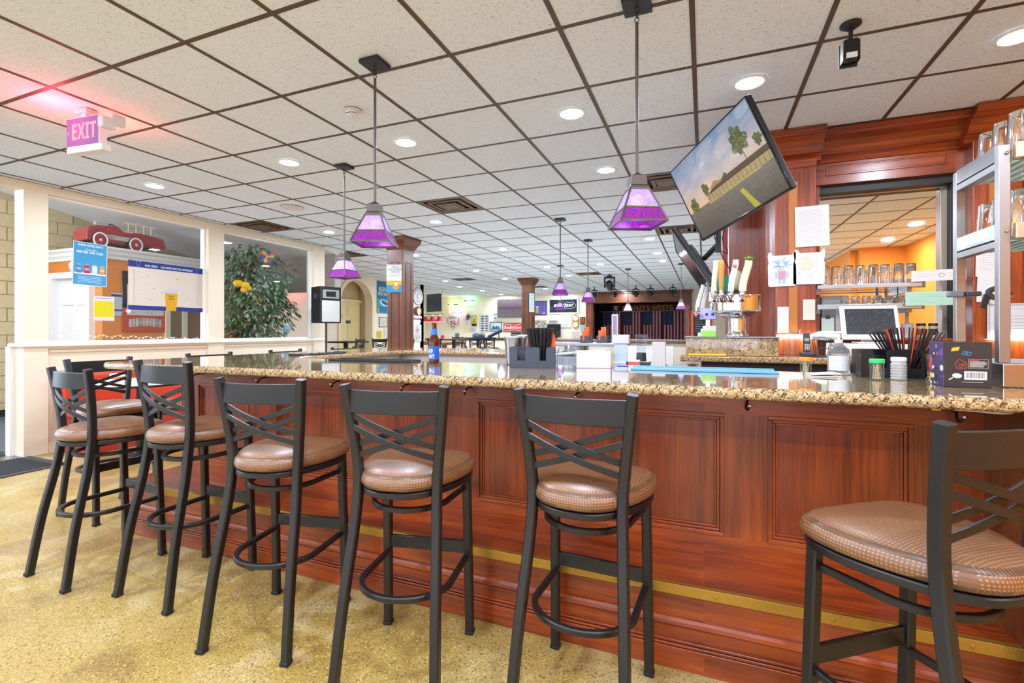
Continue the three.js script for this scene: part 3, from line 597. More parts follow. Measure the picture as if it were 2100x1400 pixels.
// beer towers
function tapHandle(kind, parent, x, y, z, tilt) {
  const cols = { white: '#f0ece8', cream: '#efe0a8', tan: '#e8d9b8', rope: '#b98a3c', board: '#e9e2d2', cream2: '#e4dfd6' };
  const g = new THREE.Group(); g.name = 'tap'; g.position.set(x, y, z); g.rotation.z = tilt; parent.add(g);
  part('faucet', [cyl(.012, .012, .05, 0, -.05, 0, 12), new THREE.SphereGeometry(.02, 14, 10), cyl(.011, .009, .07, 0, 0, 0, 12).rotateX(1.9).translate(0, -.02, .02), cyl(.016, .012, .03, 0, .0, 0, 12)], M.chrome, g);
  const m = std(cols[kind], .4);
  if (kind === 'board') part('tap_handle', [rb(.055, .17, .016, .006, 0, .12, 0)], m, g);
  else if (kind === 'rope') { part('tap_handle', [lathe([[0, .02], [.011, .02], [.014, .06], [.018, .14], [.021, .19], [.016, .215], [0, .22]])], m, g); }
  else {
    const s = kind === 'cream' ? .021 : .0165; const pts = curvePts([V(0, .02, 0), V(0, .07, 0), V(.008, .13, 0), V(.016, .18, 0), V(.016, .215, 0)], 14);
    const geo = sweep(pts, [[.7, -.8], [1, 0], [.7, .8], [0, 1], [-.7, .8], [-1, 0], [-.7, -.8], [0, -1]].map(([a, b]) => [a * s, b * s * .55]), V(1, 0, 0));
    part('tap_handle', geo, m, g);
    if (kind === 'cream') part('handle_cap', new THREE.SphereGeometry(.027, 14, 10).scale(1, .6, .7).translate(.017, .22, 0), std('#5d6b1e', .25), g);
    if (kind === 'white') part('handle_badge', rb(.022, .02, .004, .002, .013, .175, .013), std('#c9564a', .5), g);
  }
  return g;
}
{
  const t = thing('beer_tower', 'chrome drum-shaped beer tower with several tall tap handles', 'beer tower', [.235, 1.217, 4.06]);
  part('pedestal', lathe([[0, 0], [.085, 0], [.085, .012], [.07, .02], [.062, .06], [.066, .13], [.058, .15], [0, .15]], 30), M.chrome, t);
  part('dish', lathe([[.05, .148], [.085, .155], [.15, .18], [.168, .19], [.168, .196], [0, .196]], 40), M.chrome, t);
  part('drum', lathe([[0, .196], [.160, .196], [.164, .20], [.164, .305], [.167, .312], [.162, .318], [.14, .322], [0, .322]], 44).scale(1, 1, .62), M.chrome, t);
  const spots = [[-.165, 'tan', .02], [-.115, 'rope', .0], [-.05, 'white', -.06], [.028, 'cream', -.10]];
  for (const [x, k, tl] of spots) { const g = tapHandle(k, t, x, .315, .108, tl); g.scale.setScalar(1.22); part('shank', cyl(.014, .014, .05, 0, 0, 0, 12).rotateX(Math.PI / 2).translate(0, -.03, -.045), M.chrome, g); }
  const s = thing('beer_tower', 'small square lilac beer tower with white tap handles, left of the chrome drum', 'beer tower', [.03, 1.217, 4.30]);
  part('post', rb(.035, .14, .035, .004, 0, .07, 0), M.chrome, s); part('foot', rb(.08, .008, .08, .003, 0, .004, 0), M.chrome, s);
  part('head', rb(.125, .095, .06, .006, 0, .185, 0), phys('#aaa6cf', .25, { metalness: .3 }), s);
  tapHandle('cream2', s, -.085, .215, .03, -.15); tapHandle('cream2', s, -.045, .20, -.01, -.1); tapHandle('board', s, .03, .25, .0, -.05);
  part('stud', new THREE.SphereGeometry(.012, 12, 8).translate(-.01, .18, .032), std('#2d57b8', .2, .4), s); part('stud', new THREE.SphereGeometry(.012, 12, 8).translate(.035, .18, .032), std('#2d57b8', .2, .4), s);
}
const sheetLines = (n, col = '#9aa0a8', bg = '#f4f2ec', margin = .1, seedLen = .8) => (g, w, h) => { g.fillStyle = bg; g.fillRect(0, 0, w, h); g.strokeStyle = col; g.lineWidth = 1.5; for (let k = 0; k < n; k++) { const y = h * (margin + (1 - 2 * margin) * k / n); g.beginPath(); let x = w * margin; g.moveTo(x, y); const end = w * (margin + (1 - 2 * margin) * (seedLen + (1 - seedLen) * rnd())); while (x < end) { x += 4; g.lineTo(x, y + (rnd() - .5) * 3); } g.stroke(); } };
// a flat sheet; facing +z (towards the camera side) when turn = 0, facing +x when turn = 90 degrees
function sheet(name, label, category, [x, y, D], w, h, draw, { turn = 0, tilt = 0, px = 320, group, rough = .85, thick = .002, lean = 0, emissive = 0 } = {}) {
  const pw = w > h ? px : Math.round(px * w / h), ph = Math.round(pw * h / w), tx = canvasTex(pw, ph, draw);
  const mat = emissive ? new THREE.MeshStandardMaterial({ color: '#111', roughness: rough, emissive: '#ffffff', emissiveMap: tx, emissiveIntensity: emissive }) : TEX(tx, rough);
  const m = solo(name, label, category, new THREE.BoxGeometry(w, h, thick), mat, [x, y, D], 0, group, { keepUV: true });
  m.rotation.set(lean, turn * Math.PI / 180, tilt * Math.PI / 180, 'YXZ'); return m;
}
{
  sheet('paper_notice', 'large white printed notice taped high on the left pilaster', 'paper', [.755, 2.05, 4.19], .222, .305, sheetLines(26, '#b9b8b4'), { tilt: 1 });
  const catPts = (w, h) => { const s = []; const P = [[-.5, -.46], [-.46, -.5], [.46, -.5], [.5, -.44], [.5, .1], [.46, .18], [.5, .28], [.5, .46], [.44, .5], [.36, .40], [-.3, .40], [-.38, .5], [-.46, .5], [-.5, .4], [-.47, .2], [-.5, .1]]; for (const [a, b] of P) s.push([a * w, b * h]); return s; };
  const cut = (name, label, x, y, w, h, draw, tilt) => { const tx = canvasTex(300, Math.round(300 * h / w), draw); const g = extrude(catPts(w, h), .002); const p = g.attributes.position, uv = g.attributes.uv; for (let i = 0; i < p.count; i++) uv.setXY(i, p.getX(i) / w + .5, p.getY(i) / h + .5); const m = solo(name, label, 'drawing', g, TEX(tx), [x, y, 4.19], 0, 'cut-out drawings on the pilaster', { keepUV: true }); m.rotation.z = tilt; };
  cut('cutout_drawing', 'cut-out crayon drawing of a blue-haired figure in a pink shirt', .555, 1.735, .19, .265, (g, w, h) => {
    g.fillStyle = '#f6f3ee'; g.fillRect(0, 0, w, h); g.strokeStyle = '#5aa8d8'; g.lineWidth = 3;
    for (let k = 0; k < 60; k++) { const a = rnd() * 6.28, r = h * rr(.1, .24); g.beginPath(); g.moveTo(w * .5 + Math.cos(a) * r * .4, h * .36 + Math.sin(a) * r * .4); g.lineTo(w * .5 + Math.cos(a) * r * 1.2, h * .36 + Math.sin(a) * r * .9); g.stroke(); }
    g.fillStyle = '#e7a4b8'; g.fillRect(w * .36, h * .56, w * .27, h * .24); g.fillStyle = '#a9d3e6'; g.fillRect(w * .38, h * .80, w * .09, h * .12); g.fillRect(w * .52, h * .80, w * .09, h * .12); g.fillRect(w * .26, h * .58, w * .08, h * .18); g.fillRect(w * .65, h * .58, w * .08, h * .18); g.fillStyle = '#f0cf7a'; g.fillRect(w * .45, h * .5, w * .09, h * .06);
  }, .02);
  cut('cutout_drawing', 'cut-out outline drawing of a round animal with a curled tail', .735, 1.745, .205, .265, (g, w, h) => {
    g.fillStyle = '#f6f3ee'; g.fillRect(0, 0, w, h); g.strokeStyle = '#9aa0a6'; g.lineWidth = 2; g.fillStyle = '#f4ebcd';
    g.beginPath(); g.ellipse(w * .4, h * .42, w * .26, h * .17, 0, 0, 7); g.fill(); g.stroke(); g.beginPath(); g.ellipse(w * .4, h * .70, w * .2, h * .14, 0, 0, 7); g.stroke(); g.beginPath(); g.arc(w * .82, h * .42, w * .06, 0, 5); g.stroke(); g.strokeStyle = '#7fb6d8'; g.beginPath(); g.arc(w * .42, h * .72, w * .08, 0, 7); g.stroke(); g.beginPath(); g.arc(w * .55, h * .76, w * .06, 0, 7); g.stroke();
    g.strokeStyle = '#c2c4c6'; for (let k = 0; k < 14; k++) { g.beginPath(); g.ellipse(w * rr(.08, .92), h * rr(.1, .92), w * .04, h * .02, rnd() * 3, 0, 7); g.stroke(); }
  }, -.01);
  sheet('paper_notice', 'narrow white receipt hanging behind the clear pitcher', 'paper', [.563, 1.345, 4.19], .076, .20, sheetLines(14, '#d0ccc6'));
  sheet('paper_notice', 'small curled cream note right of the narrow receipt', 'paper', [.735, 1.42, 4.19], .08, .155, sheetLines(9, '#c9c0a8', '#efe8d6'));
  sheet('paper_notice', 'white hand-written list pinned right of the mirror', 'paper', [1.772, 1.745, 4.19], .118, .235, sheetLines(11, '#8f959c', '#f5f4f0', .12, .5), { tilt: -1 });
  sheet('paper_notice', 'plain white sheet below the hand-written list', 'paper', [1.768, 1.545, 4.188], .10, .18, sheetLines(5, '#c8c8c8', '#f5f4f2', .2, .4), { tilt: -2 });
  sheet('certificate', 'certificate with an ornamental border on the wood wall at the right edge', 'certificate', [1.935, 1.325, 4.183], .33, .235, (g, w, h) => { g.fillStyle = '#eef0f2'; g.fillRect(0, 0, w, h); g.strokeStyle = '#9fa9b8'; g.lineWidth = 10; g.setLineDash([6, 4]); g.strokeRect(10, 10, w - 20, h - 20); g.setLineDash([]); g.lineWidth = 2; g.strokeRect(34, 34, w - 68, h - 68); g.strokeStyle = '#8890a0'; for (let k = 0; k < 6; k++) { g.beginPath(); g.moveTo(w * .2, h * (.35 + k * .09)); g.lineTo(w * (.75 - .05 * (k % 3)), h * (.35 + k * .09)); g.stroke(); } g.beginPath(); g.arc(w * .84, h * .3, 14, 0, 7); g.stroke(); });
  sheet('paper_slip', 'long white slip with a round emblem taped before the mirror', 'paper', [1.50, 1.645, 4.16], .30, .075, (g, w, h) => { g.fillStyle = '#eceae6'; g.fillRect(0, 0, w, h); g.strokeStyle = '#777'; g.lineWidth = 3; g.beginPath(); g.ellipse(w * .56, h * .5, 16, 14, 0, 0, 7); g.stroke(); g.strokeStyle = '#b9b9b6'; g.lineWidth = 1.5; for (const [a, b, y] of [[.05, .4, .4], [.05, .35, .6], [.7, .95, .35], [.72, .93, .6]]) { g.beginPath(); g.moveTo(a * w, y * h); g.lineTo(b * w, y * h); g.stroke(); } }, { tilt: 1 });
  sheet('paper_slip', 'long pale green slip taped below the white one', 'paper', [1.48, 1.485, 4.16], .33, .095, (g, w, h) => { g.fillStyle = '#bfe6cc'; g.fillRect(0, 0, w, h); g.strokeStyle = '#8fbfa2'; g.lineWidth = 1.5; for (let k = 0; k < 5; k++) { g.beginPath(); g.moveTo(w * .08, h * (.2 + k * .15)); g.lineTo(w * rr(.3, .9), h * (.2 + k * .15)); g.stroke(); } g.beginPath(); g.arc(w * .62, h * .5, 12, 0, 7); g.stroke(); });
  sheet('paper_notice', 'white sheet standing behind the clipboard left of the screen', 'paper', [.945, 1.375, 4.40], .17, .32, sheetLines(4, '#dcdcd8', '#f0efee', .2, .3), { lean: -.05 });
  sheet('paper_notice', 'white printed page between the clipboard and the screen', 'paper', [.985, 1.345, 4.36], .085, .26, sheetLines(16, '#d8d2cc', '#f1eeec'), { lean: -.05 });
  const cb = thing('clipboard', 'pale green clipboard with a dark clip standing on the ledge', 'clipboard', [.89, 1.212, 4.35]);
  cb.rotation.x = -.06; part('board', rb(.085, .15, .004, .002, 0, .076, 0), std('#dfeee6', .6), cb); part('clip', [rb(.03, .014, .012, .003, 0, .148, .006), new THREE.TorusGeometry(.011, .003, 6, 12).translate(0, .158, .006)], M.darkGrey, cb);
}
// television on a ceiling pole, tilted over the bar
function television(name, label, w, h, pos, ax, ay, az, screen) {
  const t = thing(name, label, 'television', [0, 0, 0]);
  t.matrixAutoUpdate = true; const m = new THREE.Matrix4().makeBasis(V(...ax).normalize(), V(...ay).normalize(), V(...az).normalize()); t.quaternion.setFromRotationMatrix(m); t.position.set(...pos);
  part('casing', rb(w, h, .035, .008, 0, 0, -.02), M.black, t);
  part('rear_housing', rb(w * .6, h * .6, .04, .012, 0, -.04, -.055), M.black, t);
  const b = .008; part('bezel', rb(w, b, .012, .002, 0, h / 2 - b / 2, .002), M.blackGloss, t); part('bezel', rb(w, b * 2, .012, .002, 0, -h / 2 + b, .002), M.blackGloss, t); part('bezel', rb(b, h, .012, .002, -w / 2 + b / 2, 0, .002), M.blackGloss, t); part('bezel', rb(b, h, .012, .002, w / 2 - b / 2, 0, .002), M.blackGloss, t);
  part('screen', bc(w - 2 * b, h - 3 * b, .004, 0, b / 2, .001), screen, t, { keepUV: true });
  part('mount_plate', rb(.22, .22, .02, .003, 0, 0, -.085), M.darkGrey, t);
  return t;
}
{
  const pic = canvasTex(960, 540, (g, w, h) => {
    const s = g.createLinearGradient(0, 0, 0, h * .62); s.addColorStop(0, '#7796bc'); s.addColorStop(.45, '#b4b3c4'); s.addColorStop(1, '#ecc9a4'); g.fillStyle = s; g.fillRect(0, 0, w, h);
    for (let k = 0; k < 90; k++) { const x = rnd() * w, y = rnd() * h * .5, r = rr(14, 70); g.fillStyle = ['rgba(238,196,190,.16)', 'rgba(248,236,230,.16)', 'rgba(120,135,165,.08)'][k % 3]; g.beginPath(); g.ellipse(x, y, r * 1.6, r * .6, -.2, 0, 7); g.fill(); }
    const lot = g.createLinearGradient(0, h * .62, 0, h); lot.addColorStop(0, '#857e74'); lot.addColorStop(1, '#5e5852'); g.fillStyle = lot; g.fillRect(0, h * .64, w, h * .36);
    for (let k = 0; k < 900; k++) { g.fillStyle = k % 2 ? 'rgba(40,38,36,.25)' : 'rgba(150,145,135,.2)'; g.fillRect(rnd() * w, h * .66 + rnd() * h * .34, rr(8, 40), 2); }
    for (const [x, y, r, n] of [[w * .80, h * .28, 92, 420], [w * .30, h * .48, 44, 160], [w * .1, h * .58, 60, 200], [w * .95, h * .40, 40, 150], [w * .55, h * .52, 34, 90]]) { g.strokeStyle = '#4a4034'; g.lineWidth = r * .06; g.beginPath(); g.moveTo(x, h * .62); g.lineTo(x, y); g.stroke(); for (let k = 0; k < n * 5; k++) { const a = rnd() * 6.28, q = Math.pow(rnd(), .55) * r * (.8 + .12 * Math.sin(a * 7 + x) + .1 * Math.sin(a * 3 + y)); g.fillStyle = ['#55642f', '#6d7a3c', '#3f4c28', '#7d8450', '#59542f'][k % 5]; g.beginPath(); g.ellipse(x + Math.cos(a) * q, y + Math.sin(a) * q * 1.05, 3.2, 2, a, 0, 7); g.fill(); } }
    g.fillStyle = '#5b4636'; g.beginPath(); g.moveTo(w * .30, h * .56); g.lineTo(w * .46, h * .50); g.lineTo(w * 1.0, h * .50); g.lineTo(w * 1.0, h * .56); g.fill();
    g.fillStyle = '#b98658'; g.beginPath(); g.moveTo(w * .34, h * .53); g.lineTo(w * .42, h * .46); g.lineTo(w * .52, h * .52); g.fill();
    g.fillStyle = '#b5a070'; g.fillRect(w * .28, h * .56, w * .72, h * .10); g.fillStyle = '#6d5a3a'; for (let k = 0; k < 16; k++) g.fillRect(w * (.3 + k * .045), h * .56, 4, h * .10);
    for (let k = 0; k < 400; k++) { g.fillStyle = k % 2 ? 'rgba(90,70,40,.35)' : 'rgba(225,205,160,.35)'; g.fillRect(w * rr(.28, 1), h * rr(.565, .65), 5, 3); }
    g.fillStyle = '#2f2a26'; g.fillRect(w * .28, h * .555, w * .72, 5); g.fillStyle = '#c9c04a'; g.fillRect(w * .28, h * .66, w * .6, 5);
    g.fillStyle = 'rgba(214,206,60,.75)'; g.beginPath(); g.moveTo(w * .62, h * .74); g.lineTo(w * .66, h * .74); g.lineTo(w * .74, h); g.lineTo(w * .68, h); g.fill();  // faint yellow glare painted into the picture
  });
  const scr = new THREE.MeshStandardMaterial({ color: '#0c0c0e', roughness: .12, emissive: '#ffffff', emissiveMap: pic, emissiveIntensity: .8 });
  television('television', 'tilted wall television showing a building with trees, hung over the bar', 1.0, .58, [.104, 2.249, -3.408], [.452, .097, .887], [-.404, .908, .107], [-.795, -.407, .449], scr);
  const dark = new THREE.MeshPhysicalMaterial({ color: '#2a2b2e', roughness: .12 });
  television('television', 'second television seen edge-on below the tilted one', .9, .54, [-.10, 1.815, -4.40], [.02, .03, .999], [-.52, .853, -.015], [-.853, -.52, .033], dark);
  const p = thing('television_pole', 'black ceiling pole with cables carrying the two televisions', 'tv mount', [0, 0, 0]);
  part('pole', cyl(.02, .02, CEIL - 1.86, .10, 1.86, -3.98, 12), M.black, p);
  part('arm', bar(V(.10, 2.28, -3.98), V(.17, 2.29, -3.46), .02, .02), M.black, p); part('arm', bar(V(.10, 1.92, -3.98), V(.0, 1.87, -4.35), .018, .018), M.black, p);
  part('cable', tube([V(.11, 2.3, -3.96), V(.16, 2.1, -3.9), V(.13, 1.95, -3.95), V(.17, 1.85, -3.98), V(.12, 1.87, -4.0)], .004, 20, 6), M.black, p);
  part('cable', tube([V(.10, 2.2, -3.94), V(.07, 2.0, -3.93), V(.14, 1.8, -3.96), V(.2, 1.72, -4.1)], .004, 20, 6), M.black, p);
  part('ceiling_flange', cyl(.06, .06, .012, .10, CEIL - .012, -3.98, 18), M.black, p);
}
// things standing on the back counter
{
  const pit = lathe([[0, 0], [.045, 0], [.05, .006], [.054, .08], [.058, .17], [.064, .196], [.060, .197], [.055, .17], [.050, .08], [.046, .012], [0, .012]], 28);
  const t = thing('clear_pitcher', 'clear ribbed plastic pitcher beside the raised granite block', 'pitcher', [.59, 1.076, 4.0], 1.3);
  part('body', pit, M.plastic, t); part('handle', tube([V(-.056, .165, 0), V(-.09, .165, 0), V(-.095, .1, 0), V(-.085, .05, 0), V(-.053, .045, 0)], .006, 18, 8), M.plastic, t);
  const ph = thing('cordless_phone', 'dark cordless phone standing in its charging cradle', 'phone', [.695, 1.076, 4.03]);
  part('cradle', rb(.085, .03, .09, .01, 0, .015, 0), M.darkGrey, ph); const hs = part('handset', rb(.045, .15, .024, .008, 0, .095, .0).rotateX(-.15), M.darkGrey, ph);
  part('keypad', Array.from({ length: 12 }, (_, k) => rb(.009, .007, .003, .001, -.012 + (k % 3) * .012, .05 + Math.floor(k / 3) * .011, .02).rotateX(-.15)), std('#c8ccd0', .5), hs, { kind: 'stuff' }); part('display', rb(.03, .022, .003, .001, 0, .12, .014).rotateX(-.15), std('#88a090', .3), hs);
  const b = thing('wire_basket', 'small dark wire basket with white bags and cords', 'basket', [.785, 1.076, 4.02]);
  for (let k = 0; k < 14; k++) { const a = k / 14 * 6.283; part('wire', tube([V(Math.cos(a) * .04, 0, Math.sin(a) * .04), V(Math.cos(a) * .062, .12, Math.sin(a) * .062)], .0022, 2, 5), M.darkGrey, b); }
  for (const [y, r] of [[.002, .04], [.06, .051], [.12, .062]]) part('hoop', new THREE.TorusGeometry(r, .0028, 6, 28).rotateX(Math.PI / 2).translate(0, y, 0), M.darkGrey, b);
  solo('plastic_bag', 'crumpled white plastic bag lying over the wire basket', 'bag', (() => { const g = new THREE.IcosahedronGeometry(.075, 3), p = g.attributes.position; const n = noiser(6); for (let i = 0; i < p.count; i++) { const k = .75 + .5 * n(p.getX(i) * 6 + .5, p.getZ(i) * 6 + p.getY(i) * 4 + .5); p.setXYZ(i, p.getX(i) * k * 1.1, p.getY(i) * k * .45, p.getZ(i) * k * .9); } g.computeVertexNormals(); return g; })(), std('#f0f0ee', .5), [.815, 1.225, 4.05]);
  // till: drawer, stand and touch screen
  const d = thing('cash_drawer', 'white metal cash drawer under the touch screen', 'cash drawer', [1.06, 1.076, 4.08]);
  part('body', rb(.42, .095, .30, .006, 0, .0475, 0), M.plasticWhite, d); part('drawer_front', rb(.39, .06, .01, .003, 0, .045, .152), std('#d6d6d6', .4), d); part('lock', cyl(.008, .008, .006, 0, 0, 0, 12).rotateX(Math.PI / 2).translate(.12, .05, .157), M.steel, d);
  const s = thing('till_screen', 'white touch-screen till with a smeared dark screen', 'till', [1.065, 1.172, 4.03], .06);
  part('foot', rb(.16, .012, .14, .005, 0, .006, .0), M.plasticWhite, s); part('neck', rb(.07, .07, .03, .008, 0, .045, -.02), std('#cfd6d4', .4), s);
  const pan = new THREE.Group(); pan.name = 'display'; pan.position.set(0, .145, .02); pan.rotation.x = -.28; s.add(pan);
  part('bezel', rb(.345, .245, .022, .012, 0, 0, 0), M.plasticWhite, pan);
  const smear = canvasTex(320, 220, (g, w, h) => { g.fillStyle = '#34373c'; g.fillRect(0, 0, w, h); for (let k = 0; k < 260; k++) { g.fillStyle = ['rgba(180,190,200,.14)', 'rgba(120,140,170,.12)', 'rgba(220,220,220,.10)'][k % 3]; g.beginPath(); g.ellipse(rnd() * w, rnd() * h, rr(2, 9), rr(1, 5), rnd() * 3, 0, 7); g.fill(); } });
  part('screen', rb(.29, .185, .004, .001, .0, .006, .0115), std('#ffffff', .18, 0, { map: smear }), pan, { keepUV: true });
  // small things on the ledge below the mirror
  const cup = thing('brush_cup', 'white plastic cup with a grey brush handle sticking out', 'cup', [1.385, 1.211, 4.35]);
  part('cup', lathe([[0, 0], [.034, 0], [.036, .10], [.034, .10], [.032, .006], [0, .006]], 24), M.plasticWhite, cup); part('brush', [rb(.022, .10, .012, .006, 0, .135, 0), rb(.034, .03, .014, .006, 0, .095, 0)], std('#9a9a96', .5), cup);
  for (const [x, c, lid, l] of [[1.475, '#b05a3c', '#1c1c1e', 'small jar with black lid and colourful label right of the brush cup'], [1.545, '#3a3f48', '#22242a', 'small dark jar at the right end of the mirror ledge']]) { const j = thing('spice_jar', l, 'jar', [x, 1.211, 4.37], 0, 'jars on the mirror ledge'); part('jar', cyl(.026, .026, .085, 0, 0, 0, 20), std('#d8cdb8', .3), j); part('label', cyl(.0266, .0266, .045, 0, .02, 0, 20, true), std(c, .6), j); part('lid', cyl(.027, .027, .02, 0, .085, 0, 20), std(lid, .4), j); }
  const tr = thing('white_tray', 'white moulded tray with papers left of the brush cup', 'tray', [1.27, 1.211, 4.37]);
  part('tray', extrude([[-.07, 0], [.06, 0], [.075, .045], [.065, .045], [.052, .01], [-.062, .012], [-.08, .03], [-.085, .025]], .10, .003).translate(0, 0, -.05), M.plasticWhite, tr);
  // beside the taps
  solo('green_box', 'small bright green box on the raised granite ledge', 'box', rb(.10, .045, .06, .004, 0, .0225, 0), std('#8fd84a', .5), [.03, 1.217, 3.97]);
  solo('paper_stack', 'stack of white folded papers below the beer taps', 'papers', [rb(.12, .03, .09, .004, 0, .015, 0), rb(.10, .03, .08, .004, .01, .045, .004), rb(.09, .025, .07, .004, .02, .07, 0)], M.paper, [.02, 1.217, 4.14], .2);
  sheet('menu_board', 'black menu board with an orange border left of the beer taps', 'sign', [-.02, 1.325, 4.40], .17, .215, (g, w, h) => { g.fillStyle = '#ef5a2a'; g.fillRect(0, 0, w, h); g.fillStyle = '#f6f0e6'; g.fillRect(w * .14, h * .05, w * .8, h * .06); g.fillStyle = '#262a2c'; g.fillRect(w * .12, h * .16, w * .8, h * .84); g.fillStyle = '#b8bcbc'; for (let k = 0; k < 7; k++) g.fillRect(w * .2, h * (.26 + k * .09), w * rr(.2, .55), 4); }, { thick: .006 });
  // a teal cap and a red pennant hang on the side of the back bar
  const cap = thing('teal_cap', 'teal and tan caps hanging behind the tap handles', 'cap', [.19, 1.66, 5.15]);
  part('crown', new THREE.SphereGeometry(.13, 20, 12, 0, 6.283, 0, 1.7).scale(1, 1.1, .8), std('#1d7a6a', .8), cap); part('brim', rb(.2, .012, .14, .005, -.03, -.02, .12), std('#1d8a78', .8), cap); part('second_crown', new THREE.SphereGeometry(.09, 16, 10).scale(.8, 1.1, .7).translate(.1, .09, .06), std('#d9c8a8', .8), cap); part('hanger', bar(V(0, .1, 0), V(.02, .1, -.29), .006, .006), M.black, cap);
  solo('red_pennant', 'tall narrow red board on the wood behind the taps', 'board', rb(.05, 1.1, .02, .004, 0, 0, 0), std('#a02a22', .5), [.205, 1.95, 5.475]);
}
// ---------------------------------------------------------------- things on the bar top
const TOP = 1.0705;
function caddy(label, x, D, turn, w, d, h, mat, y = TOP) {
  const t = thing('bar_caddy', label, 'caddy', [x, y, D], turn, 'bar caddies');
  const k = .004;
  const side = (cuts) => { const p = [[-w / 2, 0]]; p.push([w / 2, 0], [w / 2, h]); for (const [a, b] of cuts) { for (let i = 0; i <= 6; i++) { const q = i / 6 * Math.PI / 2; p.push([b + .012 - .012 * Math.sin(q), h - .012 + .012 * Math.cos(q)]); } p.push([b, h * .35], [a, h * .35]); for (let i = 0; i <= 6; i++) { const q = i / 6 * Math.PI / 2; p.push([a - .012 * (1 - Math.cos(q)) , h - .012 + .012 * Math.sin(q)]); } } p.push([-w / 2, h]); return p; };
  part('front_wall', extrude(side([[w * .18, w * .32], [-w * .32, -w * .14]]), k).translate(0, 0, d / 2 - k), mat, t);
  part('rear_wall', bc(w, h, k, 0, h / 2, -d / 2 + k / 2), mat, t);
  part('side_wall', bc(k, h, d - 2 * k, -w / 2 + k / 2, h / 2, 0), mat, t); part('side_wall', bc(k, h, d - 2 * k, w / 2 - k / 2, h / 2, 0), mat, t);
  part('floor_plate', bc(w - 2 * k, k, d - 2 * k, 0, k / 2, 0), mat, t); part('divider', bc(k, h * .8, d - 2 * k, w * .03, h * .4, 0), mat, t);
  part('divider', bc(w * .45, h * .8, k, -w * .24, h * .4, 0), mat, t);
  return t;
}
function straws(n, label, group, x, D, y, spreadX, spreadZ, len, cols, base = [.02, .02], r = .0022) {
  const g = new THREE.CylinderGeometry(r, r, len, 6).translate(0, len / 2, 0); metric(g);
  for (let k = 0; k < n; k++) {
    const c = cols[Math.floor(rnd() * cols.length)], m = new THREE.Mesh(g, c); m.name = numbered('drinking_straw'); m.castShadow = true;
    const a = rr(-1, 1), b = rr(-1, 1); m.position.set(x + a * base[0], y, -D + b * base[1]); m.rotation.set(b * spreadZ, 0, -a * spreadX + rr(-.03, .03)); m.userData = { label: c.color.r > .3 ? label.replace('black', 'red') : label, category: 'straw', group }; scene.add(m);
  }
}
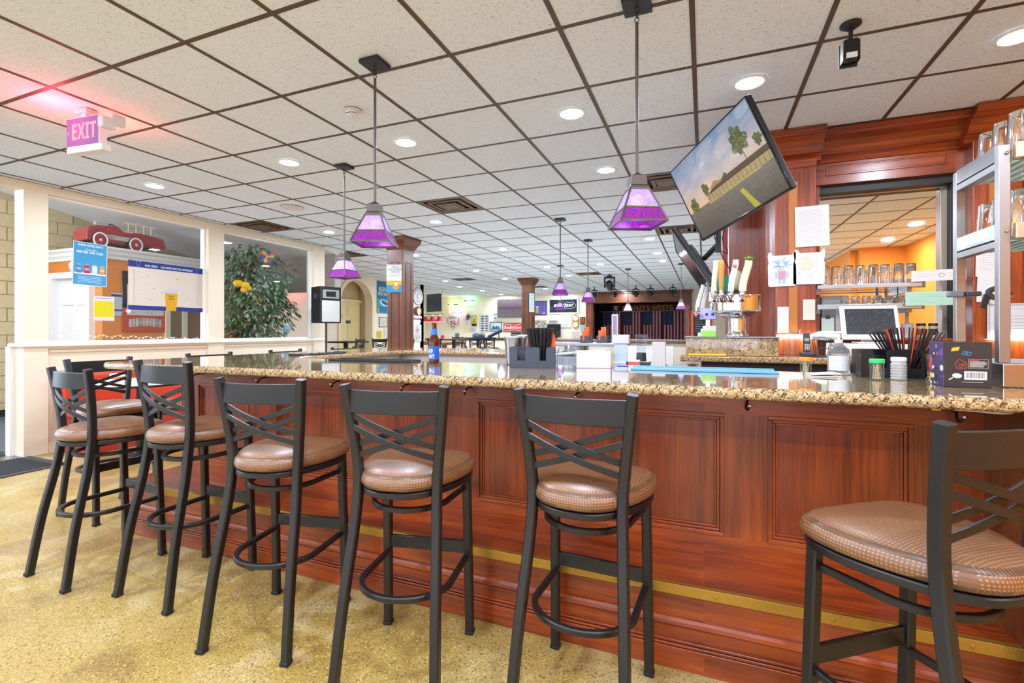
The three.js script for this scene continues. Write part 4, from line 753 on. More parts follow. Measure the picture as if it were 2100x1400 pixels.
{
  caddy('slate grey bar caddy packed with upright black straws', -.835, 2.375, .22, .232, .115, .106, M.slate);
  straws(80, 'thin black straw in the slate grey caddy', 'black straws in the slate caddy', -.790, 2.385, TOP + .006, .20, .10, .20, [std('#141315', .5), std('#1c1a1b', .4)], [.036, .024], .003);
  solo('napkin_stack', 'orange stack of napkins in the slate grey caddy', 'napkins', [rb(.006, .17, .07, .002, 0, .085, 0), rb(.006, .19, .07, .002, .008, .095, 0), rb(.006, .165, .07, .002, .015, .083, 0)], M.orangePlastic, [-.742, TOP + .006, 2.405], .22);
  const b = thing('steel_bucket', 'polished steel ice bucket with lid behind the slate caddy', 'bucket', [-.985, TOP, 2.515]);
  part('body', lathe([[0, 0], [.052, 0], [.055, .005], [.066, .145], [.070, .15], [.070, .156], [.064, .156], [.062, .15], [.051, .01], [0, .01]], 36), M.steel, b);
  part('lid', lathe([[.0705, .156], [.0705, .161], [.062, .168], [.03, .172], [0, .173]], 36), M.steel, b); part('lid_knob', rb(.06, .012, .02, .005, 0, .178, 0), M.black, b);
  // bottle
  const bo = thing('beer_bottle', 'brown long-neck bottle with a blue label standing on the bar', 'bottle', [-1.478, TOP, 2.45]);
  part('glass', lathe([[0, .004], [.026, 0], [.0305, .006], [.0308, .12], [.029, .138], [.019, .165], [.0145, .19], [.0135, .222], [.0142, .223], [.0142, .236], [.0115, .238], [.0105, .19], [.016, .163], [.0265, .135], [.0285, .12], [.0285, .01], [0, .01]], 28), phys('#9a4c0c', .05, { transmission: .85, thickness: .02, ior: 1.5, attenuationColor: new THREE.Color('#a8560e'), attenuationDistance: .02 }), bo);
  const lab = canvasTex(512, 128, (g, w, h) => { g.fillStyle = '#1566d6'; g.fillRect(0, 0, w, h); g.fillStyle = '#0d3f9c'; g.fillRect(w * .42, 0, w * .2, h); g.fillStyle = '#fff'; g.font = 'bold 52px sans-serif'; g.textAlign = 'center'; g.fillText('BUD', w * .75, h * .5); g.fillText('LIGHT', w * .75, h * .92); g.fillText('BUD', w * .25, h * .5); g.fillText('LIGHT', w * .25, h * .92); });
  part('label', new THREE.CylinderGeometry(.0312, .0312, .078, 32, 1, true).rotateY(1.2).translate(0, .062, 0), TEX(lab, .4), bo, { keepUV: true }); part('neck_label', new THREE.CylinderGeometry(.0155, .0195, .035, 24, 1, true).translate(0, .185, 0), std('#1b6ae0', .4), bo);
  // white napkin box and upturned pitcher
  solo('white_box', 'plain white cardboard box on the bar right of the slate caddy', 'box', rb(.172, .086, .09, .002, 0, .043, 0), std('#d4d2d6', .7), [-.535, TOP, 2.465], .27);
  const up = thing('ribbed_pitcher', 'clear ribbed plastic pitcher turned over beside the white box', 'pitcher', [-.690, TOP, 2.505], 2.9);
  const rib = lathe([[.052, 0], [.055, .002], [.055, .01], [.048, .07], [.042, .105], [.036, .112], [0, .114], [0, .109], [.034, .107], [.039, .1], [.045, .07], [.051, .01]], 48); { const p = rib.attributes.position; for (let i = 0; i < p.count; i++) { const a = Math.atan2(p.getZ(i), p.getX(i)), k = 1 + .035 * Math.cos(a * 16); p.setX(i, p.getX(i) * k); p.setZ(i, p.getZ(i) * k); } rib.computeVertexNormals(); }
  part('body', rib, M.plastic, up); part('handle', tube([V(.05, .02, 0), V(.085, .025, 0), V(.085, .08, 0), V(.043, .09, 0)], .006, 16, 8), M.plastic, up);
  // bar mats
  const mat = (label, x, D, w, d, turn, m, n) => { const t = thing('bar_mat', label, 'bar mat', [x, TOP, D], turn, 'rubber bar mats'); part('base', rb(w, .006, d, .003, 0, .003, 0), m, t); const g = []; for (let k = 0; k < n; k++) for (let j = 0; j < 6; j++) g.push(cyl(.0035, .003, .006, -w / 2 + .014 + k * (w - .028) / (n - 1), .006, -d / 2 + .014 + j * (d - .028) / 5, 6)); part('rubber_studs', g, m, t, { kind: 'stuff' }); part('rim', [rb(w, .013, .008, .003, 0, .0065, d / 2 - .004)], m, t); part('rim', rb(w, .013, .008, .003, 0, .0065, -d / 2 + .004), m, t); };
  mat('long dark blue-black bar mat lying left of the bottle', -1.92, 2.46, .60, .13, .03, M.rubber, 40);
  mat('dark bar mat on the left side of the bar', -2.93, 3.05, .13, .50, .0, M.rubber, 8);
  mat('light blue bar mat along the inner edge of the bar', -.015, 2.45, .64, .15, .03, std('#6ea9c9', .5), 40);
  // toothpick jars
  const picks = (label, x, D, lid, h) => {
    const t = thing('toothpick_jar', label, 'jar', [x, TOP, D], 0, 'toothpick jars');
    part('jar', lathe([[0, 0], [.022, 0], [.0228, .003], [.0228, h - .012], [.0215, h - .012], [.021, .004], [0, .003]], 24), M.plastic, t);
    part('lid', lathe([[0, h], [.0238, h], [.0248, h - .003], [.0248, h - .015], [.0236, h - .016]], 24), std(lid, .4), t);
    const g = []; for (let k = 0; k < 24; k++) { const a = rr(0, 6.28), b = rr(0, 6.28); g.push(tube([V(Math.cos(a) * .017 * rnd(), .005, Math.sin(a) * .017), V(Math.cos(b) * .018 * rnd(), h * .75, Math.sin(b) * .018)], .0009, 1, 4)); }
    part('toothpicks', g, std('#dcbb86', .7), t, { kind: 'stuff' });
  };
  picks('clear jar of toothpicks with a green lid', .618, 2.235, '#2fbd62', .082); picks('clear jar of toothpicks with an orange lid', .414, 2.43, '#f08a2c', .075);
  const wj = thing('ribbed_jar', 'small clear jar with horizontal ribs next to the green-lidded jar', 'jar', [.70, TOP, 2.28]);
  const wp = [[0, 0], [.024, 0]]; for (let k = 0; k < 6; k++) wp.push([.026, .004 + k * .0105], [.0265, .008 + k * .0105], [.0235, .0115 + k * .0105]); wp.push([.024, .07], [.022, .072], [.022, .076], [0, .076]);
  part('jar', lathe(wp, 24), phys('#ece8e0', .15, { transmission: .55, thickness: .01 }), wj); part('cap', lathe([[.0245, .073], [.025, .074], [.025, .085], [.022, .088], [0, .0885]], 24), M.plasticWhite, wj);
  // sanitizer
  const sa = thing('sanitizer_bottle', 'clear pump bottle of hand sanitizer with a white label', 'bottle', [.545, TOP, 2.47]);
  part('body', lathe([[0, 0], [.038, 0], [.042, .005], [.0425, .09], [.038, .11], [.022, .125], [.017, .13], [.017, .138], [0, .138]], 32), phys('#f3f8fa', .06, { transmission: .9, thickness: .05, ior: 1.38 }), sa);
  part('label', new THREE.CylinderGeometry(.0432, .0432, .062, 32, 1, true, -1.2, 2.4).translate(0, .05, 0), TEX(canvasTex(256, 140, sheetLines(9, '#b4bcc6', '#f2f4f5')), .5), sa, { keepUV: true });
  part('pump', [cyl(.016, .016, .018, 0, .134, 0, 18), cyl(.006, .006, .03, 0, .15, 0, 10), rb(.045, .01, .018, .004, -.012, .183, 0)], M.plasticWhite, sa);
  // folded menu
  solo('folded_menu', 'white folded menu lying in front of the sanitizer', 'menu', [rb(.11, .004, .09, .001, 0, .002, 0), bc(.105, .003, .09, 0, .012, .0).rotateZ(.06)], M.paper, [.46, TOP, 2.345], .12);
  // second caddy
  caddy('black bar caddy at the right holding loose fanned straws', .722, 2.435, .02, .245, .125, .112, phys('#1a1a1c', .25));
  straws(46, 'black straw fanned out of the caddy at the right', 'loose straws in the black caddy', .775, 2.44, TOP + .01, .55, .2, .195, [std('#151416', .35), std('#18171a', .35), std('#101012', .3), std('#141214', .3), std('#16161a', .3), std('#131315', .3), std('#c8402c', .4)], [.022, .022], .0028);
  // tumbler behind the game box
  solo('clear_tumbler', 'empty clear tumbler between the black caddy and the game box', 'glass', lathe([[0, 0], [.026, 0], [.028, .006], [.034, .10], [.0325, .10], [.026, .012], [0, .011]], 24), M.glass, [.815, TOP, 2.285]);
  // card game box
  const gb = thing('game_box', 'dark game box with colourful doodles, a house and a barcode', 'box', [.822, TOP, 2.12], -.02);
  part('carton', rb(.126, .152, .12, .002, 0, .076, 0), std('#2e2826', .55), gb);
  const art = canvasTex(400, 480, (g, w, h) => {
    g.fillStyle = '#332b29'; g.fillRect(0, 0, w, h); g.lineWidth = 5; g.strokeStyle = '#e2c23c'; g.beginPath(); g.moveTo(70, 60); g.lineTo(130, 50); g.lineTo(120, 85); g.lineTo(60, 95); g.closePath(); g.stroke(); g.fillStyle = '#e2c23c'; g.fill();
    g.strokeStyle = '#4a9ad4'; g.beginPath(); g.moveTo(150, 125); g.lineTo(170, 95); g.lineTo(230, 110); g.lineTo(215, 140); g.closePath(); g.stroke(); g.beginPath(); g.arc(190, 118, 10, 0, 7); g.stroke();
    g.strokeStyle = '#d8442c'; g.beginPath(); g.moveTo(90, 230); g.lineTo(130, 180); g.lineTo(195, 225); g.lineTo(190, 275); g.lineTo(110, 280); g.closePath(); g.stroke(); g.strokeRect(125, 235, 25, 40); g.strokeRect(160, 232, 18, 18);
    g.strokeStyle = '#d8d4cc'; g.lineWidth = 3; g.strokeRect(205, 180, 165, 95); g.fillStyle = '#d8442c'; g.fillRect(215, 188, 80, 10); g.fillStyle = '#e8e4dc'; for (let k = 0; k < 6; k++) g.fillRect(215, 204 + k * 11, 130 + 15 * Math.sin(k), 5);
    g.fillStyle = '#f4f2ec'; g.fillRect(170, 310, 190, 90); g.fillStyle = '#222'; for (let k = 0; k < 38; k++) if (k % 3 !== 1 || k % 5 === 0) g.fillRect(185 + k * 4.2, 320, 2.2, 62);
    g.fillStyle = '#efe9e0'; g.beginPath(); g.ellipse(110, 360, 42, 26, .1, 0, 7); g.fill(); g.strokeStyle = '#efe9e0'; g.lineWidth = 12; g.beginPath(); g.moveTo(75, 380); g.lineTo(40, 405); g.stroke(); g.fillRect(150, 424, 180, 4);
  });
  part('printed_front', bc(.124, .150, .001, 0, .076, .0605), TEX(art, .5), gb, { keepUV: true });
  const side = canvasTex(128, 200, (g, w, h) => { g.fillStyle = '#3a2f5e'; g.fillRect(0, 0, w, h); for (let k = 0; k < 26; k++) { g.fillStyle = ['#6a4ab0', '#e2c23c', '#d8442c', '#f0ece6', '#2a2030'][k % 5]; g.beginPath(); g.arc(rnd() * w, rnd() * h, rr(5, 16), 0, 7); g.fill(); } });
  part('printed_side', bc(.001, .150, .118, -.0635, .076, 0), TEX(side, .5), gb, { keepUV: true });
}
// ---------------------------------------------------------------- stainless glass rack at the right end
{
  const b = thing('steel_riser', 'low stainless steel box on the bar carrying the glass rack', 'riser', [0, TOP, 0]);
  part('shell', rbx(.93, 1.95, 0, .08, 2.105, 2.50, .004), M.steel, b);
  const t = thing('glass_rack', 'stainless steel two-tier glass rack at the right end of the bar', 'glass rack', [0, 0, 0]);
  for (const x of [.95, 1.88]) for (const D of [2.15, 2.45]) { part('post', rbx(x - .016, x + .016, 1.151, 1.895, D - .014, D + .014, .003), M.steelRough, t); }
  const gs = new THREE.MeshPhysicalMaterial({ color: '#cfeee6', roughness: .08, transmission: .8, thickness: .012, ior: 1.5 });
  for (const [y] of [[1.845], [1.575]]) {
    part('end_rail', rbx(.936, .966, y, y + .055, 2.164, 2.436, .002), M.steel, t); part('end_rail', rbx(.936, .966, y - .028, y - .004, 2.164, 2.436, .002), M.steelRough, t);
    part('front_rail', rbx(.97, 1.865, y - .004, y + .05, 2.115, 2.136, .003), std('#c9b79c', .35, .8), t);
    part('rear_rail', rbx(.966, 1.865, y - .004, y + .05, 2.44, 2.455, .003), M.steel, t);
    part('shelf', rbx(.966, 1.86, y - .006, y + .006, 2.14, 2.438, .002), gs, t);
    for (let k = 0; k < 5; k++) part('shelf_rib', bx(1.0 + k * .035, 1.008 + k * .035, y - .010, y - .006, 2.145, 2.435), std('#a8dccf', .3), t);
  }
  part('rivet', new THREE.SphereGeometry(.006, 8, 6).translate(.955, 1.865, -2.134), M.steel, t); part('rivet', new THREE.SphereGeometry(.006, 8, 6).translate(.955, 1.60, -2.134), M.steel, t);
  const beer = merge(lathe([[0, .165], [.033, .165], [.036, .160], [.040, .08], [.0455, .003], [.046, 0], [.0435, 0], [.0425, .004], [.037, .08], [.032, .146], [0, .150]], 28));
  const names = ['far left', 'middle left', 'near left'];
  [1.845, 1.575].forEach((y, r) => [[1.02, 2.385], [1.02, 2.285], [1.02, 2.19], [1.125, 2.36], [1.125, 2.25]].forEach(([x, D], k) => solo('beer_glass', 'tall beer glass turned over on the ' + ['top', 'lower'][r] + ' rack tier, ' + ['far left', 'middle left', 'near left', 'second column far', 'second column near'][k], 'glass', beer.clone(), M.glass, [x, y + .0065, D], 0, 'beer glasses on the steel rack')));
  const d = thing('tape_dispenser', 'black hand tape dispenser with a cream roll clamped to the rack post', 'tape dispenser', [.985, 1.40, 2.42]);
  part('roll', lathe([[.016, -.012], [.040, -.012], [.040, .012], [.016, .012], [.016, -.012]], 32).rotateX(Math.PI / 2).translate(.065, .0, .0), std('#e9e3d2', .5), d);
  part('handle', tube([V(.085, .01, .016), V(.062, .025, .016), V(.035, .01, .016), V(.05, -.01, .016), V(.085, -.004, .016), V(.1, .008, .016)], .010, 24, 8), M.darkGrey, d);
  part('blade_arm', bar(V(.035, .0, .012), V(.02, -.05, .012), .010, .006, V(1, 0, 0)), M.black, d); part('clamp', rb(.05, .024, .03, .008, -.06, .006, 0), std('#77787c', .5), d); part('clamp_jaw', rb(.05, .02, .02, .006, -.005, .006, -.0), M.darkGrey, d);
  solo('blue_folder', 'dark blue folder lying behind the rack posts', 'folder', rb(.22, .02, .2, .004, 0, .01, 0), std('#34466a', .5), [1.62, 1.076, 4.05]);
}
// ---------------------------------------------------------------- inside the bar
{
  const w = struct('wall_pony'); part('panel', bx(-1.35, .2, 0, 1.15, 4.72, 4.84), M.creamWall, w); part('cap_board', rbx(-1.38, .23, 1.15, 1.175, 4.68, 4.88, .005), std('#6d5a48', .5), w);
  const t = thing('steel_counter', 'stainless steel work counter with sink behind the bar', 'work counter', [0, 0, 0]);
  part('top_sheet', rbx(-1.28, -.22, .955, .985, 3.15, 3.95, .004), M.steelRough, t); part('body', bx(-1.26, -.24, .05, .955, 3.2, 3.95), M.steelRough, t); part('splash_back', rbx(-.60, -.22, .985, 1.14, 3.93, 3.95, .002), std('#d9d6d0', .4), t);
  part('faucet', [cyl(.02, .02, .02, -.28, .985, -3.82, 14), tube([V(-.28, 1.0, -3.82), V(-.28, 1.14, -3.82), V(-.28, 1.165, -3.79), V(-.28, 1.15, -3.74), V(-.28, 1.12, -3.73)], .008, 18, 8)], M.chrome, t);
  const led = thing('steel_pass', 'pale steel service ledge on a round post at the far bar', 'ledge', [-1.0, TOP, 4.25]);
  part('plate', rb(.66, .028, .42, .006, .05, .072, 0), M.steelRough, led); part('drum', cyl(.11, .11, .058, -.06, 0, .05, 28), M.steel, led);
  for (const [x, D, l, turn] of [[-.955, 4.13, 'small dark caddy with orange napkins, left of two on the far ledge', .1], [-.805, 4.13, 'small dark caddy with orange napkins, right of two on the far ledge', -.2]]) {
    caddy(l, x, D, turn, .10, .08, .062, M.slate, 1.158);
    solo('orange_napkins', 'orange napkins standing in the ' + (x < -.9 ? 'left' : 'right') + ' far caddy', 'napkins', [rb(.045, .13, .012, .003, .0, .065, 0), rb(.045, .10, .012, .003, -.02, .05, .02)], M.orangePlastic, [x, 1.164, D], turn + .3, 'orange napkins in the far caddies');
  }
  sheet('table_sign', 'tall narrow white-framed sign standing by the far caddies', 'sign', [-.72, 1.28, 4.2], .055, .25, (g, w, h) => { g.fillStyle = '#efeaf0'; g.fillRect(0, 0, w, h); g.fillStyle = '#b8a6b8'; g.fillRect(w * .15, h * .04, w * .7, h * .92); g.fillStyle = '#8d7c92'; for (let k = 0; k < 9; k++) g.fillRect(w * .25, h * (.1 + k * .09), w * .4, 6); }, { thick: .008 });
  const sm = thing('slush_machine', 'white drink machine with a pale blue front behind the bar', 'machine', [-.555, .985, 3.5], .1);
  part('hood', rb(.115, .065, .12, .008, 0, .215, 0), M.plasticWhite, sm); part('bowl', rb(.09, .13, .09, .006, 0, .118, 0), phys('#cfe4f4', .15), sm); part('base', rb(.11, .055, .12, .006, 0, .0275, 0), M.plasticWhite, sm);
  const bl = thing('blender', 'blender with a clear jug on a black base', 'blender', [-.405, .985, 3.42]);
  part('motor_base', lathe([[0, 0], [.045, 0], [.045, .03], [.035, .06], [.032, .125], [0, .125]], 20), M.black, bl); part('jug', lathe([[.024, .125], [.028, .13], [.04, .21], [.042, .25], [.040, .25], [.036, .21], [.024, .135], [0, .13]], 20), M.plastic, bl); part('jug_handle', tube([V(.04, .23, 0), V(.065, .225, 0), V(.06, .16, 0), V(.033, .155, 0)], .006, 14, 6), M.plastic, bl);
  solo('white_carton', 'tall white carton beside the blender', 'carton', rb(.085, .20, .06, .003, 0, .10, 0), std('#d8d6d2', .6), [-.285, .985, 3.40]);
  const cr = thing('black_crate_stack', 'stack of dark slatted trays below the blender', 'trays', [-.40, .985, 3.24]);
  for (let k = 0; k < 3; k++) part('tray', rb(.15, .022, .1, .004, 0, .011 + k * .026, 0), std('#39403c', .5), cr);
  const bin = thing('ice_bin_lid', 'sloping white ice-bin lid behind the white box', 'ice bin', [-.84, .985, 3.35], .0);
  part('lid', rb(.42, .014, .3, .004, 0, .12, 0).rotateZ(.10), M.plasticWhite, bin); part('bin', rb(.40, .10, .3, .006, 0, .05, 0), std('#b8bac4', .4, .3), bin);
  const sp = [[-.47, 3.0, .05, .08, '#2456c0', 'blue round tub on the shelf behind the bar'], [-.41, 3.02, .06, .10, '#e8e4e0', 'white packet with red and blue stripes behind the bar'], [-.53, 3.0, .04, .07, '#efefef', 'small white tub with red lid behind the bar']];
  const shelf = thing('speed_rail', 'steel shelf along the inner bar holding packets', 'shelf', [0, 0, 0]); part('shelf_board', rbx(-.75, -.15, .955, .975, 2.88, 3.12, .003), M.steelRough, shelf); for (const x of [-.74, -.16]) part('leg', bx(x - .012, x + .012, 0, .955, 2.98, 3.0), M.steelRough, shelf);
  solo('blue_tub', sp[0][5], 'tub', [cyl(.034, .036, .035, 0, 0, 0, 20), cyl(.036, .036, .035, 0, .036, 0, 20)], std(sp[0][4], .4), [-.465, .976, 3.0]);
  const pk = thing('striped_packet', sp[1][5], 'packet', [-.40, .976, 3.02]); part('carton', rb(.065, .105, .05, .003, 0, .0525, 0), std('#efe9e6', .6), pk); part('blue_stripe', bc(.0655, .012, .051, 0, .055, 0), std('#2d3f9c', .5), pk); part('red_stripe', bc(.0655, .02, .051, 0, .085, 0), std('#d86a5a', .5), pk);
  const rt = thing('white_tub', sp[2][5], 'tub', [-.535, .976, 3.02]); part('tub', cyl(.024, .026, .05, 0, 0, 0, 18), M.plasticWhite, rt); part('lid', cyl(.027, .027, .012, 0, .05, 0, 18), std('#c03a34', .4), rt);
  const hc = thing('yellow_board', 'yellow cutting board on the left end of the back counter', 'board', [.02, 1.076, 3.862]); part('board', rb(.26, .012, .07, .003, 0, .006, 0), std('#f0c23a', .5), hc);
  const fa = thing('counter_spigot', 'small chrome spigot under the left end of the back counter', 'spigot', [-.08, .93, 3.83]); part('body', [rb(.05, .03, .05, .008, 0, .08, 0), cyl(.006, .006, .09, -.03, .0, .03, 10), cyl(.006, .006, .09, .03, .0, .03, 10), rb(.08, .01, .015, .004, 0, .085, .03)], M.chrome, fa);
}
// ---------------------------------------------------------------- ceiling fittings near the camera
{
  const c = thing('security_camera', 'black bullet security camera hanging from the ceiling above the bar', 'camera', [.66, CEIL, 2.768]);
  part('flange', lathe([[0, 0], [.045, 0], [.045, -.008], [.03, -.018], [.014, -.03], [0, -.03]].reverse(), 24), M.black, c); part('arm', tube([V(0, -.02, 0), V(0, -.06, .0), V(-.004, -.085, .005)], .010, 10, 8), M.black, c);
  const h = part('housing', [rb(.066, .10, .06, .012, -.004, -.135, .01)], M.blackGloss, c); part('sun_hood', rb(.076, .115, .008, .003, -.004, -.14, -.026), M.black, c); part('label_plate', rb(.045, .026, .003, .001, -.004, -.168, .041), std('#d8d8d8', .5), c); part('chrome_edge', [bc(.003, .10, .05, -.038, -.137, .01)], M.steel, c); part('chrome_edge', bc(.003, .10, .05, .031, -.137, .01), M.steel, c);
  const s = thing('smoke_detector', 'round white smoke detector between the ceiling tiles and left pendant', 'smoke detector', [-2.20, CEIL, 2.60]);
  part('base', lathe([[0, 0], [.062, 0], [.062, -.01], [.058, -.014], [0, -.014]].reverse(), 30), M.plasticWhite, s); part('head', lathe([[.050, -.014], [.046, -.03], [.034, -.045], [.0, -.05]].reverse(), 30), M.plasticWhite, s); for (let k = 0; k < 5; k++) { const a = .6 + k * .35; part('slot', rb(.012, .005, .004, .001, Math.cos(a) * .046, -.03, Math.sin(a) * .046), M.black, s); }
  const r = thing('ceiling_speaker', 'flat round white speaker grille set in the ceiling', 'speaker', [-4.60, CEIL, 4.36]); part('grille', lathe([[0, -.001], [.12, -.001], [.13, -.004], [.13, -.009], [.115, -.011], [0, -.006]].reverse(), 36), std('#dccfc8', .7), r);
  const e = thing('exit_sign', 'glowing red and white EXIT sign hanging from the ceiling', 'exit sign', [-3.87, CEIL, 1.93], .1);
  part('canopy', rb(.11, .03, .08, .006, .0, -.015, 0), M.plasticWhite, e); part('neck', rb(.05, .03, .04, .004, 0, -.04, 0), M.plasticWhite, e);
  part('housing', rb(.31, .20, .05, .006, 0, -.15, 0), M.plasticWhite, e);
  const ex = canvasTex(384, 240, (g, w, h) => { g.fillStyle = '#b487d6'; g.fillRect(0, 0, w, h); g.fillStyle = '#ffe0e2'; g.font = 'bold 178px sans-serif'; g.textAlign = 'center'; g.save(); g.translate(w * .54, h * .78); g.scale(.82, 1.1); g.fillText('EXIT', 0, 0); g.restore(); g.font = 'bold 80px sans-serif'; g.fillText('‹', w * .05, h * .6); });
  part('lit_face', bc(.295, .185, .002, 0, -.15, .026), new THREE.MeshStandardMaterial({ color: '#555', map: ex, emissive: '#fff', emissiveMap: ex, emissiveIntensity: .55 }), e, { keepUV: true });
  part('battery_box', rb(.33, .045, .06, .006, .02, -.268, 0), M.plasticWhite, e);
  for (const s2 of [-1, 1]) part('emergency_lamp', [rb(.05, .075, .09, .012, .235, -.085 + (s2 > 0 ? .0 : -.04), -.03 * s2)], M.plasticWhite, e);
  const l = new THREE.PointLight(new THREE.Color(1, .06, .12), .5); l.position.set(-.05, -.13, .16); e.add(l);
  const l2 = new THREE.PointLight(new THREE.Color(1, .10, .05), .25); l2.position.set(.02, -.13, -.16); e.add(l2);
}
// ---------------------------------------------------------------- entrance side
const can = (g, x, y, w, h, c) => { g.fillStyle = c; g.beginPath(); g.roundRect(x, y, w, h, 4); g.fill(); g.fillStyle = '#d8dde2'; g.fillRect(x + w * .12, y - h * .06, w * .76, h * .07); g.fillStyle = 'rgba(255,255,255,.55)'; g.fillRect(x + w * .1, y + h * .35, w * .8, h * .28); };
{
  sheet('window_poster', 'blue poster with four cans and white lettering on the left pane', 'poster', [-6.330, 2.0, 3.19], .32, .475, (g, w, h) => {
    g.fillStyle = '#eef4f6'; g.fillRect(0, 0, w, h); g.fillStyle = '#4aa6d6'; g.fillRect(6, 6, w - 12, h - 12); g.fillStyle = '#fff'; g.textAlign = 'center'; g.font = 'bold 30px sans-serif'; g.fillText('NOW AVAILABLE', w / 2, 44, w - 24); g.font = 'italic bold 20px serif'; g.fillText('Taste why', w / 2, 88); g.font = 'bold 36px sans-serif'; g.fillText("WE'RE ON TOP.", w / 2, 124, w - 36);
    g.fillRect(12, h * .71, w - 24, h * .035); [['#5e86b4', .12], ['#d8303c', .35], ['#e8e8ee', .58], ['#f0a03c', .80]].forEach(([c, k]) => can(g, w * k - 8, h * .53, w * .15, h * .19, c)); g.fillStyle = '#d6ecf6'; for (let k = 0; k < 5; k++) g.fillRect(w * .15, h * (.79 + k * .033), w * (.7 - .04 * (k % 2)), 4);
  }, { turn: 90, px: 480, thick: .003, tilt: -1 });
  sheet('tournament_poster', 'cream tournament bracket poster with a beer glass on the left pane', 'poster', [-6.330, 1.81, 4.02], .905, .59, (g, w, h) => {
    g.fillStyle = '#f0e4d2'; g.fillRect(0, 0, w, h); g.fillStyle = '#2a3f8e'; g.fillRect(0, 0, w, h * .13); g.fillRect(0, h * .91, w, h * .09); g.fillStyle = '#fff'; g.font = 'bold 34px sans-serif'; g.fillText('BUD LIGHT.', w * .2, h * .1, w * .17); g.fillText('YOUR EASIEST PICK THIS TOURNAMENT', w * .40, h * .1, w * .45); g.strokeStyle = '#aebde0'; g.lineWidth = 3; for (const x of [.12, .92]) { g.beginPath(); g.moveTo(w * x - 26, 6); g.lineTo(w * x + 26, 6); g.lineTo(w * x, h * .16); g.closePath(); g.stroke(); }
    g.strokeStyle = '#cdb8a4'; g.lineWidth = 1.2; for (let s = 0; s < 2; s++) for (let r = 0; r < 4; r++) { const n = 16 >> r; for (let k = 0; k < n; k++) { const y = h * (.2 + .68 * (k + .5) / n), x0 = s ? w * (1 - .06 - r * .09) : w * (.06 + r * .09), x1 = s ? x0 - w * .08 : x0 + w * .08; g.beginPath(); g.moveTo(x0, y); g.lineTo(x1, y); g.stroke(); } }
    g.fillStyle = '#a8a0b0'; for (let k = 0; k < 32; k++) { g.fillRect(w * .055, h * (.19 + k * .0215), 22, 3); g.fillRect(w * .91, h * (.19 + k * .0215), 22, 3); }
    g.fillStyle = '#3c3a44'; for (let k = 0; k < 9; k++) g.fillRect(w * rr(.2, .8), h * rr(.25, .8), 26, 4);
    g.fillStyle = '#f2b41c'; g.beginPath(); g.moveTo(w * .455, h * .62); g.lineTo(w * .635, h * .62); g.lineTo(w * .61, h); g.lineTo(w * .475, h); g.fill(); g.fillStyle = '#d8dbe4'; g.beginPath(); g.moveTo(w * .45, h * .62); g.lineTo(w * .45, h * .55); g.quadraticCurveTo(w * .54, h * .49, w * .64, h * .55); g.lineTo(w * .637, h * .62); g.fill(); g.fillStyle = '#2a2a3c'; g.font = 'bold 26px sans-serif'; g.textAlign = 'center'; g.fillText('BUD', w * .545, h * .70); g.fillText('LIGHT', w * .545, h * .755);
  }, { turn: 90, px: 900, thick: .003 });
  sheet('yellow_flyer', 'white flyer with a plain yellow square on the left pane', 'flyer', [-6.330, 1.515, 3.32], .205, .275, (g, w, h) => { g.fillStyle = '#efe9ea'; g.fillRect(0, 0, w, h); g.fillStyle = '#f2e21c'; g.fillRect(w * .04, h * .2, w * .92, h * .65); g.fillStyle = '#9a9aa8'; g.fillRect(w * .1, h * .07, w * .8, 8); }, { turn: 90, thick: .003 });
  sheet('drinks_poster', 'orange-bordered drinks poster with a row of cans on the lobby wall', 'poster', [-8.18, 1.71, 4.84], .62, .93, (g, w, h) => { g.fillStyle = '#e8542a'; g.fillRect(0, 0, w, h); g.fillStyle = '#2c3440'; g.fillRect(0, 0, w, h * .2); g.fillRect(0, 0, w * .1, h * .6); g.fillStyle = '#f2f0ee'; g.fillRect(w * .1, h * .22, w * .86, h * .5); g.font = 'bold 40px sans-serif'; g.fillText('TRY', w * .14, h * .13); g.fillStyle = '#8a8a92'; for (let k = 0; k < 12; k++) g.fillRect(w * rr(.14, .85), h * rr(.26, .68), 12, 8); for (let k = 0; k < 10; k++) can(g, w * (.14 + k * .078), h * (.79 - .02 * Math.sin(k / 9 * Math.PI)), w * .066, h * .13, ['#e8e4dc', '#c9d6e2', '#f0e8d8', '#9fb4cc', '#e2d6b8'][k % 5]); }, { turn: 90, px: 500, thick: .004 });
  sheet('wall_notice', 'small blue and white notice on the orange lobby wall', 'notice', [-8.19, 1.66, 4.46], .14, .34, (g, w, h) => { g.fillStyle = '#e9eef2'; g.fillRect(0, 0, w, h); g.fillStyle = '#3a4f7a'; g.fillRect(0, h * .06, w, h * .1); g.fillRect(0, h * .72, w, h * .08); g.fillStyle = '#b9bcc4'; for (let k = 0; k < 5; k++) g.fillRect(w * .15, h * (.28 + k * .08), w * .7, 4); }, { turn: 90 });
  solo('wall_lamp', 'small white wall lamp above the lobby door', 'lamp', lathe([[0, -.1], [.02, -.09], [.05, -.02], [.055, .04], [.03, .07], [.015, .12], [0, .12]], 18), M.plasticWhite, [-8.78, 2.22, 4.21]);
  // string of tiny lights along the sill behind the pane
  const st = thing('light_string', 'string of tiny lights behind the window sill', 'string lights', [-6.40, 0, 0]);
  const pts = []; for (let k = 0; k <= 40; k++) pts.push(V(.0 - .02 * (k % 2), 1.225 - .012 * k / 40 * 6 + .012 * Math.sin(k * 1.7), -(2.85 + k * .042)));
  part('wire', tube(pts, .002, 120, 5), M.plasticWhite, st);
  const gm = ['#fff2d0', '#ffe0b0', '#d8e0ff'].map((c) => new THREE.MeshStandardMaterial({ color: '#fff', emissive: c, emissiveIntensity: 2.2 }));
